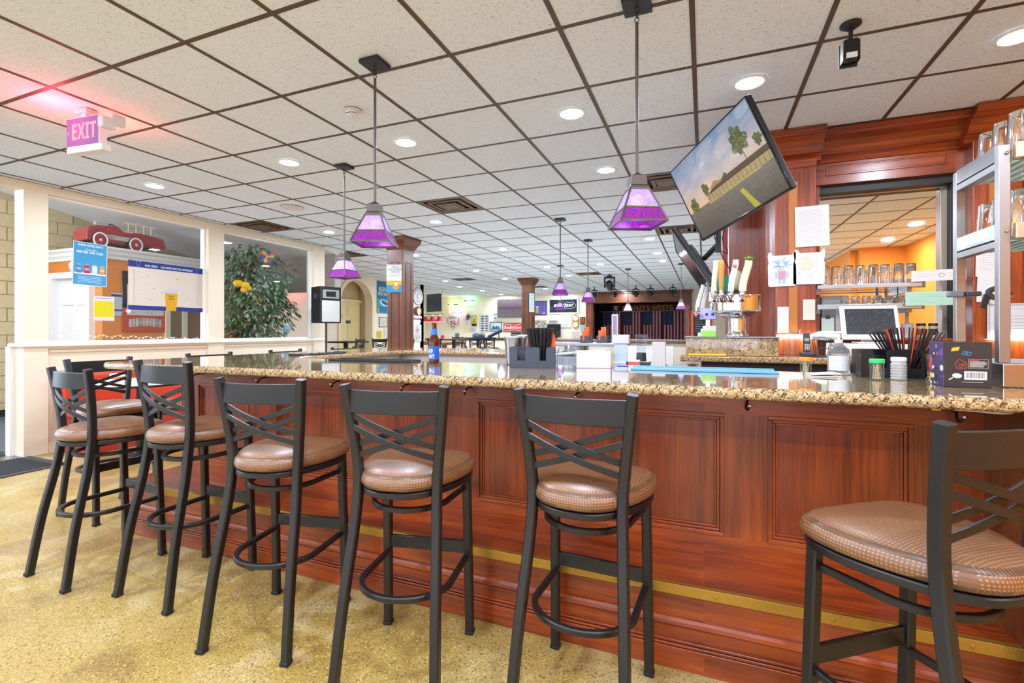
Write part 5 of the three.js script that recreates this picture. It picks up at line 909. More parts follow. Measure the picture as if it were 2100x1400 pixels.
  pts.forEach((p, k) => part('bulb', new THREE.SphereGeometry(.006, 8, 6).translate(p.x, p.y - .008, p.z), gm[k % 3], st));
}
// toy fire engine on the lobby cornice
{
  const t = thing('toy_fire_truck', 'red toy pedal fire truck with ladders on top of the lobby cornice', 'toy truck', [-8.50, 2.49, 4.17]); t.scale.set(1.1, 1.22, 1.04);
  const red = phys('#a8262e', .3, { clearcoat: .6 }), W = .30;
  const prof = [[0.0, .10], [.0, .19], [.03, .235], [.12, .262], [.30, .285], [.36, .292], [.40, .27], [.44, .235], [.54, .232], [.60, .245], [.70, .248], [.80, .245], [1.0, .225], [1.04, .13], [1.01, .10], [.82, .12], [.70, .11], [.68, .16], [.62, .19], [.54, .185], [.48, .15], [.46, .10], [.26, .10], [.24, .155], [.18, .185], [.10, .175], [.05, .13], [.04, .10]];
  part('body', extrude(prof, W - .03, .015).rotateY(Math.PI / 2).translate(-W / 2 + .015, 0, 0), red, t);
  part('cockpit', rb(.22, .02, .13, .01, 0, .245, -.47), M.black, t);
  part('chassis', bc(.2, .03, .8, 0, .09, -.48), M.black, t);
  for (const D of [.14, .60]) for (const s of [-1, 1]) {
    const w = part('wheel', cyl(.10, .10, .045, 0, -.0225, 0, 28).rotateZ(Math.PI / 2).translate(s * .155, .10, -D), M.black, t);
    part('tyre_band', new THREE.TorusGeometry(.084, .011, 8, 30).rotateY(Math.PI / 2).translate(s * .178, .10, -D), M.white, w); part('hub', lathe([[0, .014], [.02, .012], [.03, .004], [.072, .0], [.072, -.003], [0, -.003]], 24).rotateZ(-s * Math.PI / 2).translate(s * .178, .10, -D), red, w); part('hub_cap', new THREE.SphereGeometry(.022, 12, 8).scale(.5, 1, 1).translate(s * .188, .10, -D), M.chrome, w);
  }
  for (const s of [-1, 1]) {
    const l = part('ladder', [bar(V(s * .13, .255, -.46), V(s * .13, .25, -.90), .008, .006), bar(V(s * .13, .37, -.46), V(s * .13, .365, -.90), .008, .006)], std('#efe0b4', .5), t);
    for (let k = 0; k < 4; k++) part('rung', cyl(.006, .006, .115, s * .13, .255, -(.52 + k * .105), 8), std('#efe0b4', .5), l);
  }
  part('rear_rail', tube([V(.12, .25, -.92), V(.12, .34, -.95), V(-.12, .34, -.95), V(-.12, .25, -.92)], .006, 20, 6), M.chrome, t);
  part('bell', lathe([[0, .055], [.012, .052], [.018, .03], [.028, .0], [.024, .0], [0, .01]], 18).translate(0, .30, -.17), M.chrome, t); part('bell_post', cyl(.006, .006, .03, 0, .275, -.17, 8), M.chrome, t);
  part('windshield', [rb(.22, .012, .12, .004, 0, 0, 0).rotateX(.65).translate(0, .33, -.40)], M.chrome, t); part('steering_wheel', new THREE.TorusGeometry(.055, .007, 8, 24).rotateX(1.0).translate(0, .31, -.40), M.black, t);
  const fire = canvasTex(360, 64, (g, w, h) => { g.fillStyle = '#e9e2e4'; g.fillRect(0, 0, w, h); g.fillStyle = '#b07a86'; g.font = 'bold 42px serif'; g.fillText('FIRE', 20, 46); g.fillStyle = '#c9a9b0'; g.fillRect(170, 26, 120, 6); });
  part('name_panel', bc(.004, .055, .40, W / 2 + .001, .155, -.40), TEX(fire, .4), t); { const m = t.children[t.children.length - 1], u = m.geometry.attributes.uv, p = m.geometry.attributes.position; for (let i = 0; i < p.count; i++) u.setXY(i, (-p.getZ(i) - .2) / .4, (p.getY(i) - .1275) / .055); }
}
// ficus tree
{
  const t = thing('ficus_tree', 'bushy artificial ficus tree behind the right pane', 'tree', [-7.22, 0, 6.0]);
  const bark = std('#7a6248', .9); 
  part('pot', lathe([[0, 0], [.17, 0], [.21, .32], [.22, .33], [.22, .36], [.19, .36], [.18, .30], [0, .30]], 24), std('#6b4a34', .8), t);
  part('trunk', tube([V(0, .28, 0), V(.03, .7, .02), V(-.04, 1.1, .0), V(.0, 1.5, .03), V(-.05, 2.0, 0), V(-.02, 2.5, .02)], .026, 30, 8), bark, t);
  const ends = [];
  for (let k = 0; k < 22; k++) { const y0 = rr(1.0, 2.2), a = rr(0, 6.28), r = rr(.3, .62), e = V(Math.cos(a) * r, y0 + rr(.1, .5), Math.sin(a) * r); part('branch', tube([V(-.02, y0, 0), V(e.x * .5, y0 + .18, e.z * .5), e], .008, 10, 5), bark, t); ends.push(e); }
  const leaf = (() => { const g = new THREE.BufferGeometry(), p = [], ix = []; const R = [[0, 0, 0], [.25, .42, .10], [.55, .46, .10], [.8, .26, .03], [1, 0, -.12]]; for (const [l, w, z] of R) p.push(-w * .5, -z * .3 + z, l, 0, z * .4, l, w * .5, -z * .3 + z, l); for (let i = 0; i < 4; i++) { const a = i * 3; ix.push(a, a + 3, a + 1, a + 1, a + 3, a + 4, a + 1, a + 4, a + 2, a + 2, a + 4, a + 5); } g.setAttribute('position', new THREE.Float32BufferAttribute(p, 3)); g.setIndex(ix); g.computeVertexNormals(); return prep(g); })();
  const mats = ['#4a6e40', '#5f8452', '#86a47c', '#3c5c38', '#a8bcaa'].map((c) => phys(c, .45, { transmission: .15, thickness: 0, side: THREE.DoubleSide }));
  const N = 4600, all = [];
  for (let k = 0; k < N; k++) {
    let x, y, z; do { x = rr(-1, 1); y = rr(-1, 1); z = rr(-1, 1); } while (x * x + y * y + z * z > 1 || x * x + y * y + z * z < .16);
    const lob = .82 + .22 * Math.sin(y * 7 + Math.atan2(z, x) * 3);
    const low = y < -.3 ? .92 : 1;
    all.push([x * .76 * lob * low, 1.80 + y * .98, z * .74 * lob * low]);
  }
  all.sort((a, b) => (b[0] * .7 + b[2] * .7) - (a[0] * .7 + a[2] * .7));
  const M4 = new THREE.Matrix4(), q = new THREE.Quaternion(), counts = mats.map(() => []);
  all.forEach(([x, y, z], k) => {
    const s = rr(.075, .115), a = Math.atan2(x, z) + rr(-.9, .9); q.setFromEuler(new THREE.Euler(rr(.2, 1.1), a, rr(-.6, .6), 'YXZ'));
    if (k % 4 === 0 && k < 1196) { const m = new THREE.Mesh(leaf, mats[Math.floor(rnd() * 5)]); m.name = 'leaf'; m.position.set(x, y, z); m.quaternion.copy(q); m.scale.set(s * .9, s, s); m.castShadow = true; t.add(m); } else counts[Math.floor(rnd() * 5)].push(new THREE.Matrix4().compose(V(x, y, z), q.clone(), V(s * .9, s, s)));
  });
  counts.forEach((list, i) => { const im = new THREE.InstancedMesh(leaf, mats[i], list.length); im.name = 'foliage'; im.userData.kind = 'stuff'; im.castShadow = true; list.forEach((m, k) => im.setMatrixAt(k, m)); t.add(im); });
  const b = thing('pinwheel_ornament', 'rainbow-striped round paper ornament hanging on the ficus', 'ornament', [-6.66, 2.48, 5.80], .8);
  const cols = ['#2a56b8', '#3a9a4a', '#e8c82c', '#e87a2c', '#c8342c', '#6a3a9a'];
  for (let k = 0; k < 18; k++) { const a = k / 18 * 6.283; part('petal', rb(.028, .085, .05, .012, 0, .062, 0, 1).rotateY(.7).rotateZ(a), std(cols[k % 6], .6), b); }
  part('centre', new THREE.SphereGeometry(.028, 12, 8), std('#d8b02c', .6), b);
  solo('yellow_bow', 'yellow ribbon bow tied on the ficus', 'ornament', [new THREE.IcosahedronGeometry(.075, 1).scale(1, .8, .7).translate(-.06, .03, 0), new THREE.IcosahedronGeometry(.065, 1).translate(.04, .0, .01), new THREE.IcosahedronGeometry(.05, 1).translate(.02, -.07, .0), new THREE.IcosahedronGeometry(.04, 1).translate(.09, -.04, .0)], std('#e8b81c', .6), [-6.78, 1.98, 5.44], .8);
  solo('blue_bird_ornament', 'light blue paper ornament low on the ficus', 'ornament', [new THREE.IcosahedronGeometry(.07, 1).scale(.8, 1.1, .6)], std('#7ab8e0', .6), [-6.70, 1.28, 6.22], .8);
}
// loudspeaker on a tripod
{
  const t = thing('loudspeaker', 'black loudspeaker with a grey grille on a pole beside the partition', 'loudspeaker', [-5.80, 1.39, 6.2], 1.22); t.scale.setScalar(.87);
  part('cabinet', rb(.42, .68, .36, .012, 0, .34, 0), M.black, t);
  part('grille', rb(.35, .40, .01, .004, .0, .22, .183), std('#c9c7c2', .6), t);
  part('horn', [extrude([[-.16, .0], [.16, 0], [.16, .16], [-.16, .16]], .012, 0, [[[-.10, .03], [.10, .03], [.10, .13], [-.10, .13]]]).translate(0, .46, .178)], std('#8e8c88', .5), t); part('horn_throat', bc(.2, .1, .01, 0, .54, .178), M.black, t);
  part('side_handle', rb(.01, .09, .11, .004, -.212, .50, 0), M.darkGrey, t);
  const s = thing('speaker_stand', 'tripod stand carrying the black loudspeaker', 'stand', [-5.80, 0, 6.2]); part('pole', cyl(.018, .018, 1.387, 0, 0, 0, 12), M.bronze, s); for (let k = 0; k < 3; k++) { const a = k * 2.094 + .4; part('leg', bar(V(0, .5, 0), V(Math.cos(a) * .45, .012, Math.sin(a) * .45), .012, .012), M.black, s); }
}
// left floor: mat, bench, low table
{
  const m = thing('floor_mat', 'black ribbed rubber entrance mat on the concrete', 'mat', [-6.55, 0, 1.72]);
  part('base', rb(1.95, .008, 1.85, .003, 0, .004, 0), M.rubber, m); part('border', [rb(1.95, .011, .06, .004, 0, .0055, .895)], std('#3a3c42', .6), m); part('border', rb(1.95, .011, .06, .004, 0, .0055, -.895), std('#3a3c42', .6), m); part('border', rb(.06, .011, 1.85, .004, .945, .0055, 0), std('#3a3c42', .6), m);
  const g = []; for (let k = 0; k < 60; k++) g.push(bc(1.8, .004, .012, 0, .0095, -.84 + k * .0285)); part('rubber_ribs', g, std('#24252a', .7), m, { kind: 'stuff' });
  const b = thing('red_bench', 'red-orange padded bench against the white half wall', 'bench', [-6.0, 0, 3.9]);
  const rv = phys('#c83c1a', .4, { clearcoat: .3 }); part('seat', rb(.46, .12, 2.1, .04, 0, .42, 0), rv, b); part('seat_base', rb(.42, .36, 2.06, .01, 0, .18, 0), std('#b8321a', .6), b); part('back', rb(.12, .38, 2.1, .04, -.18, .62, 0), rv, b);
  const t = thing('low_table', 'low round cream-topped table left of the bar', 'table', [-5.22, 0, 3.05]);
  part('top', lathe([[0, .735], [.42, .735], [.43, .745], [.425, .76], [.41, .765], [0, .765]], 36), std('#e6dcc4', .4), t); part('edge_band', lathe([[.42, .728], [.433, .735], [.433, .75], [.42, .75]], 36), M.black, t); part('stem', cyl(.035, .035, .73, 0, .01, 0, 14), M.black, t); part('foot', rb(.5, .03, .06, .01, 0, .015, 0), M.black, t); part('foot', rb(.06, .03, .5, .01, 0, .015, 0), M.black, t);
  const ck = thing('condiment_carton', 'orange and white condiment carton on the low table', 'carton', [-5.42, .765, 2.98]); part('carton', rb(.16, .07, .1, .004, 0, .035, 0), M.plasticWhite, ck); part('orange_band', rb(.163, .03, .103, .003, 0, .03, 0), M.orangePlastic, ck);
  for (const [x, D, a, l] of [[-4.72, 3.22, 95, 'black cross-back chair on the bar side of the low table']]) { const c = stool(x, D, a, l, .74, 'black chairs at the low table'); c.name = numbered('low_chair'); c.userData.category = 'chair'; }
}
// ---------------------------------------------------------------- rear hall: signs on the arch wall (facing +x)
{
  sheet('wall_poster', 'dark blue lettered sign partly hidden by the loudspeaker', 'sign', [-8.435, 2.26, 9.0], .55, .62, (g, w, h) => { g.fillStyle = '#2b3f5e'; g.fillRect(0, 0, w, h); g.fillStyle = '#fff'; g.font = 'bold 120px sans-serif'; g.textAlign = 'right'; g.fillText('BUD', w - 20, h * .42); g.fillText('LIGHT', w - 20, h * .82, w - 40); }, { turn: 90, thick: .01 });
  sheet('wall_poster', 'blue wave poster with a leaping fish between arch and column', 'poster', [-8.435, 2.21, 11.27], .64, .90, (g, w, h) => { g.fillStyle = '#3d88ac'; g.fillRect(0, 0, w, h); g.fillStyle = '#58b4cc'; g.fillRect(0, h * .55, w, h * .45); g.fillStyle = '#f4f0dc'; g.textAlign = 'center'; g.font = 'bold 84px sans-serif'; g.fillText('KONA', w / 2, h * .32, w * .9); g.font = 'bold 58px sans-serif'; g.fillText('BIG WAVE', w / 2, h * .44, w * .9); g.fillStyle = '#eef6f6'; g.beginPath(); g.ellipse(w * .5, h * .68, w * .32, h * .1, .2, 0, 7); g.fill(); g.fillStyle = '#2a6a94'; g.beginPath(); g.ellipse(w * .52, h * .67, w * .24, h * .055, .3, 0, 7); g.fill(); g.fillStyle = '#1f90c4'; g.fillRect(w * .1, h * .78, w * .75, h * .2); g.fillStyle = '#e2b04a'; g.fillRect(0, h * .85, w * .14, h * .14); g.fillRect(w * .86, h * .85, w * .14, h * .14); }, { turn: 90, px: 420, thick: .006 });
  sheet('framed_picture', 'small brown-framed sketch below the wave poster', 'picture', [-8.435, 1.51, 11.22], .36, .28, (g, w, h) => { g.fillStyle = '#7a5238'; g.fillRect(0, 0, w, h); g.fillStyle = '#f0ead8'; g.fillRect(14, 14, w - 28, h - 28); g.strokeStyle = '#555'; g.lineWidth = 3; g.beginPath(); g.arc(w * .45, h * .48, 40, 0, 5); g.stroke(); g.beginPath(); g.arc(w * .56, h * .56, 30, 1, 6); g.stroke(); }, { turn: 90, thick: .02 });
  sheet('wall_notice', 'small yellow notice beside the arched door', 'notice', [-8.44, 1.16, 11.06], .22, .2, (g, w, h) => { g.fillStyle = '#f2e030'; g.fillRect(0, 0, w, h); g.fillStyle = '#b09a1c'; for (let k = 0; k < 5; k++) g.fillRect(w * .15, h * (.2 + k * .14), w * .7, 8); }, { turn: 90 });
  sheet('wall_notice', 'white paper notice right of the yellow one', 'notice', [-8.44, 1.18, 11.4], .26, .3, sheetLines(8, '#cfc7a8', '#f2eedf'), { turn: 90 });
  sheet('door_sign', 'small black sign on the cream arched door', 'sign', [-8.785, 1.50, 10.2], .16, .07, (g, w, h) => { g.fillStyle = '#1a1a1a'; g.fillRect(0, 0, w, h); g.fillStyle = '#ddd'; g.fillRect(w * .1, h * .35, w * .4, h * .25); g.fillRect(w * .78, h * .2, w * .1, h * .6); }, { turn: 90, thick: .006 });
  sheet('door_notice', 'tiny framed note on the cream arched door', 'notice', [-8.785, 1.66, 9.92], .08, .09, (g, w, h) => { g.fillStyle = '#4a4a4a'; g.fillRect(0, 0, w, h); g.fillStyle = '#e8e2d2'; g.fillRect(w * .12, h * .12, w * .76, h * .5); }, { turn: 90, thick: .006 });
  const disc = thing('round_wall_sign', 'round white sign with black lettering around its rim', 'sign', [-8.44, 2.36, 13.0], Math.PI / 2);
  const dt = canvasTex(384, 384, (g, w, h) => { g.fillStyle = '#f2efe6'; g.fillRect(0, 0, w, h); g.strokeStyle = '#2a2a2a'; g.lineWidth = 7; g.beginPath(); g.arc(192, 192, 180, 0, 7); g.stroke(); g.fillStyle = '#2a2a2a'; g.font = 'bold 46px sans-serif'; g.textAlign = 'center'; const s = 'WHITE CLAW'; for (let k = 0; k < s.length; k++) { g.save(); g.translate(192, 192); g.rotate((k - 4.5) * .27); g.fillText(s[k], 0, -125); g.restore(); } g.lineWidth = 4; for (let k = 0; k < 5; k++) { g.beginPath(); g.arc(192 + k * 6, 200, 20 + k * 16, 1 + k * .3, 4 + k * .2); g.stroke(); } g.fillRect(130, 300, 124, 10); });
  part('plate', new THREE.CylinderGeometry(.285, .285, .02, 40).rotateX(Math.PI / 2), M.darkGrey, disc); const face = new THREE.CircleGeometry(.278, 40).translate(0, 0, .0115); part('face', face, TEX(dt, .6), disc, { keepUV: true });
  const br = thing('barrel_head', 'small wooden barrel head mounted on the wall below the round sign', 'barrel', [-8.44, 1.88, 12.87], Math.PI / 2);
  part('staves', lathe([[.13, 0], [.15, .05], [.15, .12], [.14, .14], [.12, .14], [.12, .12]], 24).rotateX(Math.PI / 2), M.woodDull, br); part('head', cyl(.12, .12, .02, 0, .1, 0, 24).rotateX(Math.PI / 2), std('#d8c8a0', .6), br); part('hoop', new THREE.TorusGeometry(.15, .008, 8, 30).translate(0, 0, .10), M.bronze, br);
  sheet('line_art_poster', 'white poster with a black line drawing near the wall corner', 'poster', [-8.44, 1.19, 12.95], .5, .54, (g, w, h) => { g.fillStyle = '#f1ede2'; g.fillRect(0, 0, w, h); g.strokeStyle = '#3a3a3a'; g.lineWidth = 4; for (let k = 0; k < 16; k++) { g.beginPath(); g.arc(w * rr(.45, .75), h * rr(.15, .5), rr(15, 50), rnd() * 6, rnd() * 6 + 2); g.stroke(); } for (let k = 0; k < 9; k++) { g.beginPath(); g.moveTo(w * rr(.1, .9), h * rr(.55, .8)); g.lineTo(w * rr(.1, .9), h * rr(.7, .95)); g.stroke(); } }, { turn: 90 });
}
// neon signs: glass tubes that glow, each with its small light
function neon(name, label, [x, y, D], turn, strokes, power) {
  const t = thing(name, label, 'neon sign', [x, y, D], turn);
  part('back_plate', rb(.5, .04, .01, .003, 0, 0, -.02), M.black, t);
  let col = new THREE.Color(0, 0, 0);
  for (const [pts, c] of strokes) { const k = new THREE.Color(c); col.add(k); part('neon_tube', tube(pts.map(([a, b]) => V(a, b, .03)), .011, 40, 6), new THREE.MeshStandardMaterial({ color: '#fff', emissive: k, emissiveIntensity: 1.6 }), t); }
  power *= .16; col.multiplyScalar(1 / strokes.length); const l = new THREE.PointLight(col, power); l.position.set(0, 0, .16); l.castShadow = true; t.add(l);
}
{
  const wave = (x0, x1, y, n, a) => Array.from({ length: n }, (_, k) => [x0 + (x1 - x0) * k / (n - 1), y + a * Math.sin(k * 2.1) * (1 - .2 * (k % 3))]);
  neon('neon_sign', 'pink glowing script neon behind the ficus tree', [-8.43, 2.28, 8.05], Math.PI / 2, [[wave(-.22, .22, .06, 12, .07), '#ff4a5a'], [wave(-.18, .2, -.10, 9, .05), '#ff6a6a']], 3.5);
  neon('neon_sign', 'small pink and blue neon beside the line-art poster', [-8.43, 1.64, 12.95], Math.PI / 2, [[wave(-.2, .2, .05, 9, .05), '#ff8ab0'], [wave(-.16, .16, -.07, 7, .04), '#8ad8ff']], 1.2);
  neon('neon_sign', 'green and yellow bird-shaped neon on the far wall', [-10.22, 2.42, 18.47], 0, [[[[-.12, -.1], [0, .02], [.03, .2], [.04, -.02], [.14, -.14]], '#6aff9a'], [[[-.15, .02], [-.02, -.05], [.1, -.16]], '#ffe04a']], 1.6);
  neon('neon_sign', 'green square neon with a star on the far wall', [-9.41, 2.56, 18.47], 0, [[[[-.24, -.15], [.24, -.15], [.24, -.09], [-.24, -.09], [-.24, -.15]], '#4affc0'], [[[-.09, -.05], [.09, .15], [0, .05], [-.09, .15], [.09, -.05]], '#b0ffe0']], 2.6);
  neon('neon_sign', 'long pink script neon on the far wall', [-9.98, 2.06, 18.47], 0, [[wave(-.42, .1, .03, 16, .10), '#ff6ad0'], [wave(.0, .42, -.03, 12, .07), '#ffd0ff']], 2.6);
}
// far wall signs (facing the camera)
{
  const F = 18.485, put = (name, label, cat, x0, y1, x1, y0, draw, o = {}) => sheet(name, label, cat, [(x0 + x1) / 2, (y0 + y1) / 2, o.D ?? F], x1 - x0, y1 - y0, draw, { px: 300, thick: .02, ...o });
  put('beer_sign', 'red bow-tie beer sign with white lettering on the far wall', 'sign', -7.83, 1.60, -6.86, 1.21, (g, w, h) => { g.fillStyle = '#d83a34'; g.fillRect(0, 0, w, h); g.strokeStyle = '#fff'; g.lineWidth = 4; g.beginPath(); g.moveTo(10, 14); g.lineTo(w / 2, h * .26); g.lineTo(w - 10, 14); g.lineTo(w - 10, h - 14); g.lineTo(w / 2, h * .74); g.lineTo(10, h - 14); g.closePath(); g.stroke(); g.fillStyle = '#fff'; g.font = 'bold 52px serif'; g.textAlign = 'center'; g.fillText('Budweiser', w / 2, h * .64, w * .88); });
  put('framed_picture', 'blue-framed mountain picture left of the red beer sign', 'picture', -8.43, 1.64, -7.87, 1.23, (g, w, h) => { g.fillStyle = '#33536a'; g.fillRect(0, 0, w, h); g.fillStyle = '#cfe0e4'; g.fillRect(18, 18, w - 36, h - 36); g.fillStyle = '#54707c'; g.beginPath(); g.moveTo(30, h * .75); g.lineTo(w * .3, h * .35); g.lineTo(w * .45, h * .55); g.lineTo(w * .65, h * .25); g.lineTo(w - 30, h * .75); g.fill(); g.fillStyle = '#f2f6f6'; g.beginPath(); g.moveTo(w * .56, h * .42); g.lineTo(w * .65, h * .25); g.lineTo(w * .76, h * .45); g.fill(); g.fillStyle = '#8aa890'; g.fillRect(30, h * .75, w - 60, h * .12); });
  put('small_sign', 'small purple-grey sign above the mountain picture', 'sign', -8.25, 1.99, -8.09, 1.70, (g, w, h) => { g.fillStyle = '#d8d4e0'; g.fillRect(0, 0, w, h); g.fillStyle = '#6a5a4a'; g.fillRect(0, 0, w, h * .14); g.fillStyle = '#8088b0'; g.beginPath(); g.arc(w / 2, h * .66, w * .3, 0, 7); g.fill(); });
  put('car_chart', 'chart of small cars in two columns on the far wall', 'poster', -8.89, 1.96, -8.47, 1.22, (g, w, h) => { g.fillStyle = '#e2e6ec'; g.fillRect(0, 0, w, h); for (let r = 0; r < 7; r++) for (let c = 0; c < 2; c++) { g.fillStyle = ['#5a6a80', '#2a3440', '#8a4a4a', '#4a7a7a'][(r + c) % 4]; const x = w * (.1 + c * .46), y = h * (.06 + r * .135); g.fillRect(x, y + 14, w * .36, 12); g.fillRect(x + 14, y + 4, w * .2, 12); } });
  put('yellow_poster', 'yellow poster with a pale bottle on the far wall', 'poster', -9.31, 1.94, -9.03, 1.47, (g, w, h) => { g.fillStyle = '#f0d83a'; g.fillRect(0, 0, w, h); g.fillStyle = '#f6f0c8'; g.beginPath(); g.ellipse(w / 2, h * .35, w * .25, h * .25, 0, 0, 7); g.fill(); g.fillStyle = '#6a6a3a'; g.fillRect(w * .42, h * .3, w * .16, h * .4); g.fillStyle = '#2a2c38'; g.fillRect(w * .1, h * .78, w * .8, h * .22); });
  // shield
  const sh = thing('shield_sign', 'shield-shaped sign with a red letter S on the far wall', 'sign', [-10.19, 1.59, F]);
  const sp = []; for (let k = 0; k <= 12; k++) { const q = k / 12; sp.push([-.27 + .54 * q, .27 + .04 * Math.sin(q * Math.PI)]); } for (let k = 0; k <= 10; k++) { const q = k / 10; sp.push([.27 * Math.cos(q * 1.5708) , .12 - .42 * Math.pow(q, 1.2)]); } for (let k = 9; k >= 0; k--) { const q = k / 10; sp.push([-.27 * Math.cos(q * 1.5708), .12 - .42 * Math.pow(q, 1.2)]); }
  const sg = extrude(sp.reverse(), .02); { const p = sg.attributes.position, u = sg.attributes.uv; for (let i = 0; i < p.count; i++) u.setXY(i, p.getX(i) / .6 + .5, p.getY(i) / .66 + .5); }
  part('plate', sg, TEX(canvasTex(300, 330, (g, w, h) => { g.fillStyle = '#f0f2ea'; g.fillRect(0, 0, w, h); g.strokeStyle = '#4a7a6a'; g.lineWidth = 14; g.beginPath(); g.moveTo(14, 24); g.lineTo(w - 14, 24); g.lineTo(w - 16, 120); g.quadraticCurveTo(w * .8, 250, w / 2, h - 12); g.quadraticCurveTo(w * .2, 250, 16, 120); g.closePath(); g.stroke(); g.fillStyle = '#d0342c'; g.font = 'bold 170px serif'; g.textAlign = 'center'; g.save(); g.translate(w / 2, h * .62); g.scale(1.7, .8); g.fillText('S', 0, 0); g.restore(); g.fillStyle = '#4a7a6a'; g.fillRect(60, 46, 180, 16); g.fillStyle = '#8ac04a'; g.fillRect(110, 225, 80, 26); }), .5), sh, { keepUV: true });
  solo('wall_ball', 'dark blue ball mounted on the far wall', 'ornament', new THREE.SphereGeometry(.09, 16, 12), std('#2a3a5e', .4), [-9.41, 1.89, 18.40]);
  const lf = thing('lantern_sign', 'small dark lantern-shaped sign on the far wall', 'sign', [-9.48, 1.56, 18.43]); part('body', rb(.13, .2, .08, .01, 0, .1, 0), std('#c8c8d0', .4), lf); part('roof', cyl(.1, .03, .05, 0, .2, 0, 6), M.darkGrey, lf);
  const sb = solo('sand_badge', 'round pale badge sign low on the far wall', 'sign', new THREE.CylinderGeometry(.15, .15, .02, 28).rotateX(Math.PI / 2), std('#e0d2a0', .6), [-9.54, 1.36, F]);
  put('grey_letter_sign', 'pale grey lettered sign right of the round badge', 'sign', -9.38, 1.42, -9.08, 1.22, (g, w, h) => { g.fillStyle = '#e4e2ec'; g.fillRect(0, 0, w, h); g.fillStyle = '#9a94b4'; g.font = 'bold 70px sans-serif'; g.textAlign = 'center'; g.fillText('ICE', w / 2, h * .45); g.fillText('COLD', w / 2, h * .88, w * .9); });
  const ck = thing('wall_clock', 'small dark-rimmed clock low on the far wall', 'clock', [-8.76, 1.07, F]); part('rim', new THREE.TorusGeometry(.1, .016, 8, 28), M.darkGrey, ck); part('dial', new THREE.CylinderGeometry(.1, .1, .012, 28).rotateX(Math.PI / 2), M.white, ck); part('hands', [rb(.008, .07, .004, .001, 0, .03, .01), rb(.05, .008, .004, .001, .02, 0, .01)], M.black, ck);
  put('six_pack_sign', 'small grey-green grid sign low on the far wall', 'sign', -10.09, 1.16, -9.9, .95, (g, w, h) => { g.fillStyle = '#8aa4a4'; g.fillRect(0, 0, w, h); g.fillStyle = '#4f6a6a'; for (let r = 0; r < 4; r++) for (let c = 0; c < 3; c++) g.fillRect(w * (.08 + c * .31), h * (.07 + r * .23), w * .22, h * .16); });
  solo('red_badge', 'round red badge low on the far wall', 'sign', new THREE.CylinderGeometry(.09, .09, .02, 24).rotateX(Math.PI / 2), std('#d84a44', .5), [-10.73, .99, F]);
  put('framed_print', 'dark-framed print of a yellow glass under purple light', 'picture', -6.48, 2.48, -5.91, 1.90, (g, w, h) => { g.fillStyle = '#2a2a4a'; g.fillRect(0, 0, w, h); g.fillStyle = '#6a6ab8'; g.fillRect(16, 16, w - 32, h - 32); g.strokeStyle = '#5a2a8a'; g.lineWidth = 8; g.beginPath(); g.moveTo(w * .72, 20); g.lineTo(w * .70, h * .72); g.lineTo(w * .45, h * .6); g.stroke(); g.fillStyle = '#e0a83a'; g.fillRect(w * .2, h * .42, w * .2, h * .4); g.fillStyle = '#f2ead0'; g.fillRect(w * .19, h * .36, w * .22, h * .08); g.fillStyle = '#d8a0e0'; g.fillRect(w * .7, h * .82, w * .2, h * .1); });
  put('lettered_sign', 'wide dark beer sign in a white frame right of the far column', 'sign', -5.86, 2.56, -4.58, 1.95, (g, w, h) => { g.fillStyle = '#eceae4'; g.fillRect(0, 0, w, h); g.fillStyle = '#10141e'; g.fillRect(26, 16, w - 52, h - 32); g.fillStyle = 'rgba(40,90,160,.5)'; g.fillRect(30, h * .5, 40, h * .3); g.fillRect(w * .75, h * .15, 50, 30); g.fillStyle = '#f4f6fa'; g.font = 'italic bold 50px sans-serif'; g.textAlign = 'center'; g.fillText('BUD LIGHT', w / 2, h * .56, w * .76); g.strokeStyle = '#c8d4dc'; g.lineWidth = 4; g.beginPath(); g.ellipse(w * .7, h * .48, w * .2, h * .2, 0, 0, 7); g.stroke(); }, { px: 420 });
  put('ribbon_poster', 'white poster with a red ribbon outline and blue word', 'poster', -5.33, 1.93, -4.88, 1.40, (g, w, h) => { g.fillStyle = '#f2ece2'; g.fillRect(0, 0, w, h); g.strokeStyle = '#d88a90'; g.lineWidth = 5; g.strokeRect(w * .3, h * .08, w * .36, h * .2); g.beginPath(); g.moveTo(w * .3, h * .62); g.lineTo(w * .3, h * .92); g.lineTo(w * .48, h * .76); g.lineTo(w * .66, h * .92); g.lineTo(w * .66, h * .62); g.stroke(); g.fillStyle = '#b0b4e0'; g.font = 'bold 54px serif'; g.textAlign = 'center'; g.fillText('ULTRA', w / 2, h * .5, w * .95); });
  const go = thing('gold_badge', 'tall gold oval badge sign left of the stage post', 'sign', [-4.71, 1.63, F]); part('plate', (() => { const p = []; for (let k = 0; k < 40; k++) { const a = k / 40 * 6.283; p.push([.125 * Math.cos(a), .165 * Math.sin(a) * 1 + (Math.sin(a) > 0 ? .115 : -.115)]); } return extrude(p, .02); })(), std('#b88a2c', .35, .6), go); part('disc', cyl(.095, .095, .012, 0, 0, 0, 24).rotateX(Math.PI / 2).translate(0, .13, .02), M.white, go); part('disc', cyl(.1, .1, .012, 0, 0, 0, 24).rotateX(Math.PI / 2).translate(0, -.12, .02), M.white, go);
  put('brown_sign', 'small brown sign with orange mark beside the stage post', 'sign', -4.53, 1.81, -4.33, 1.51, (g, w, h) => { g.fillStyle = '#7a4a24'; g.fillRect(0, 0, w, h); g.strokeStyle = '#e2a04a'; g.lineWidth = 14; g.strokeRect(w * .25, h * .2, w * .45, h * .35); g.fillStyle = '#c88a4a'; g.fillRect(w * .2, h * .75, w * .6, 12); });
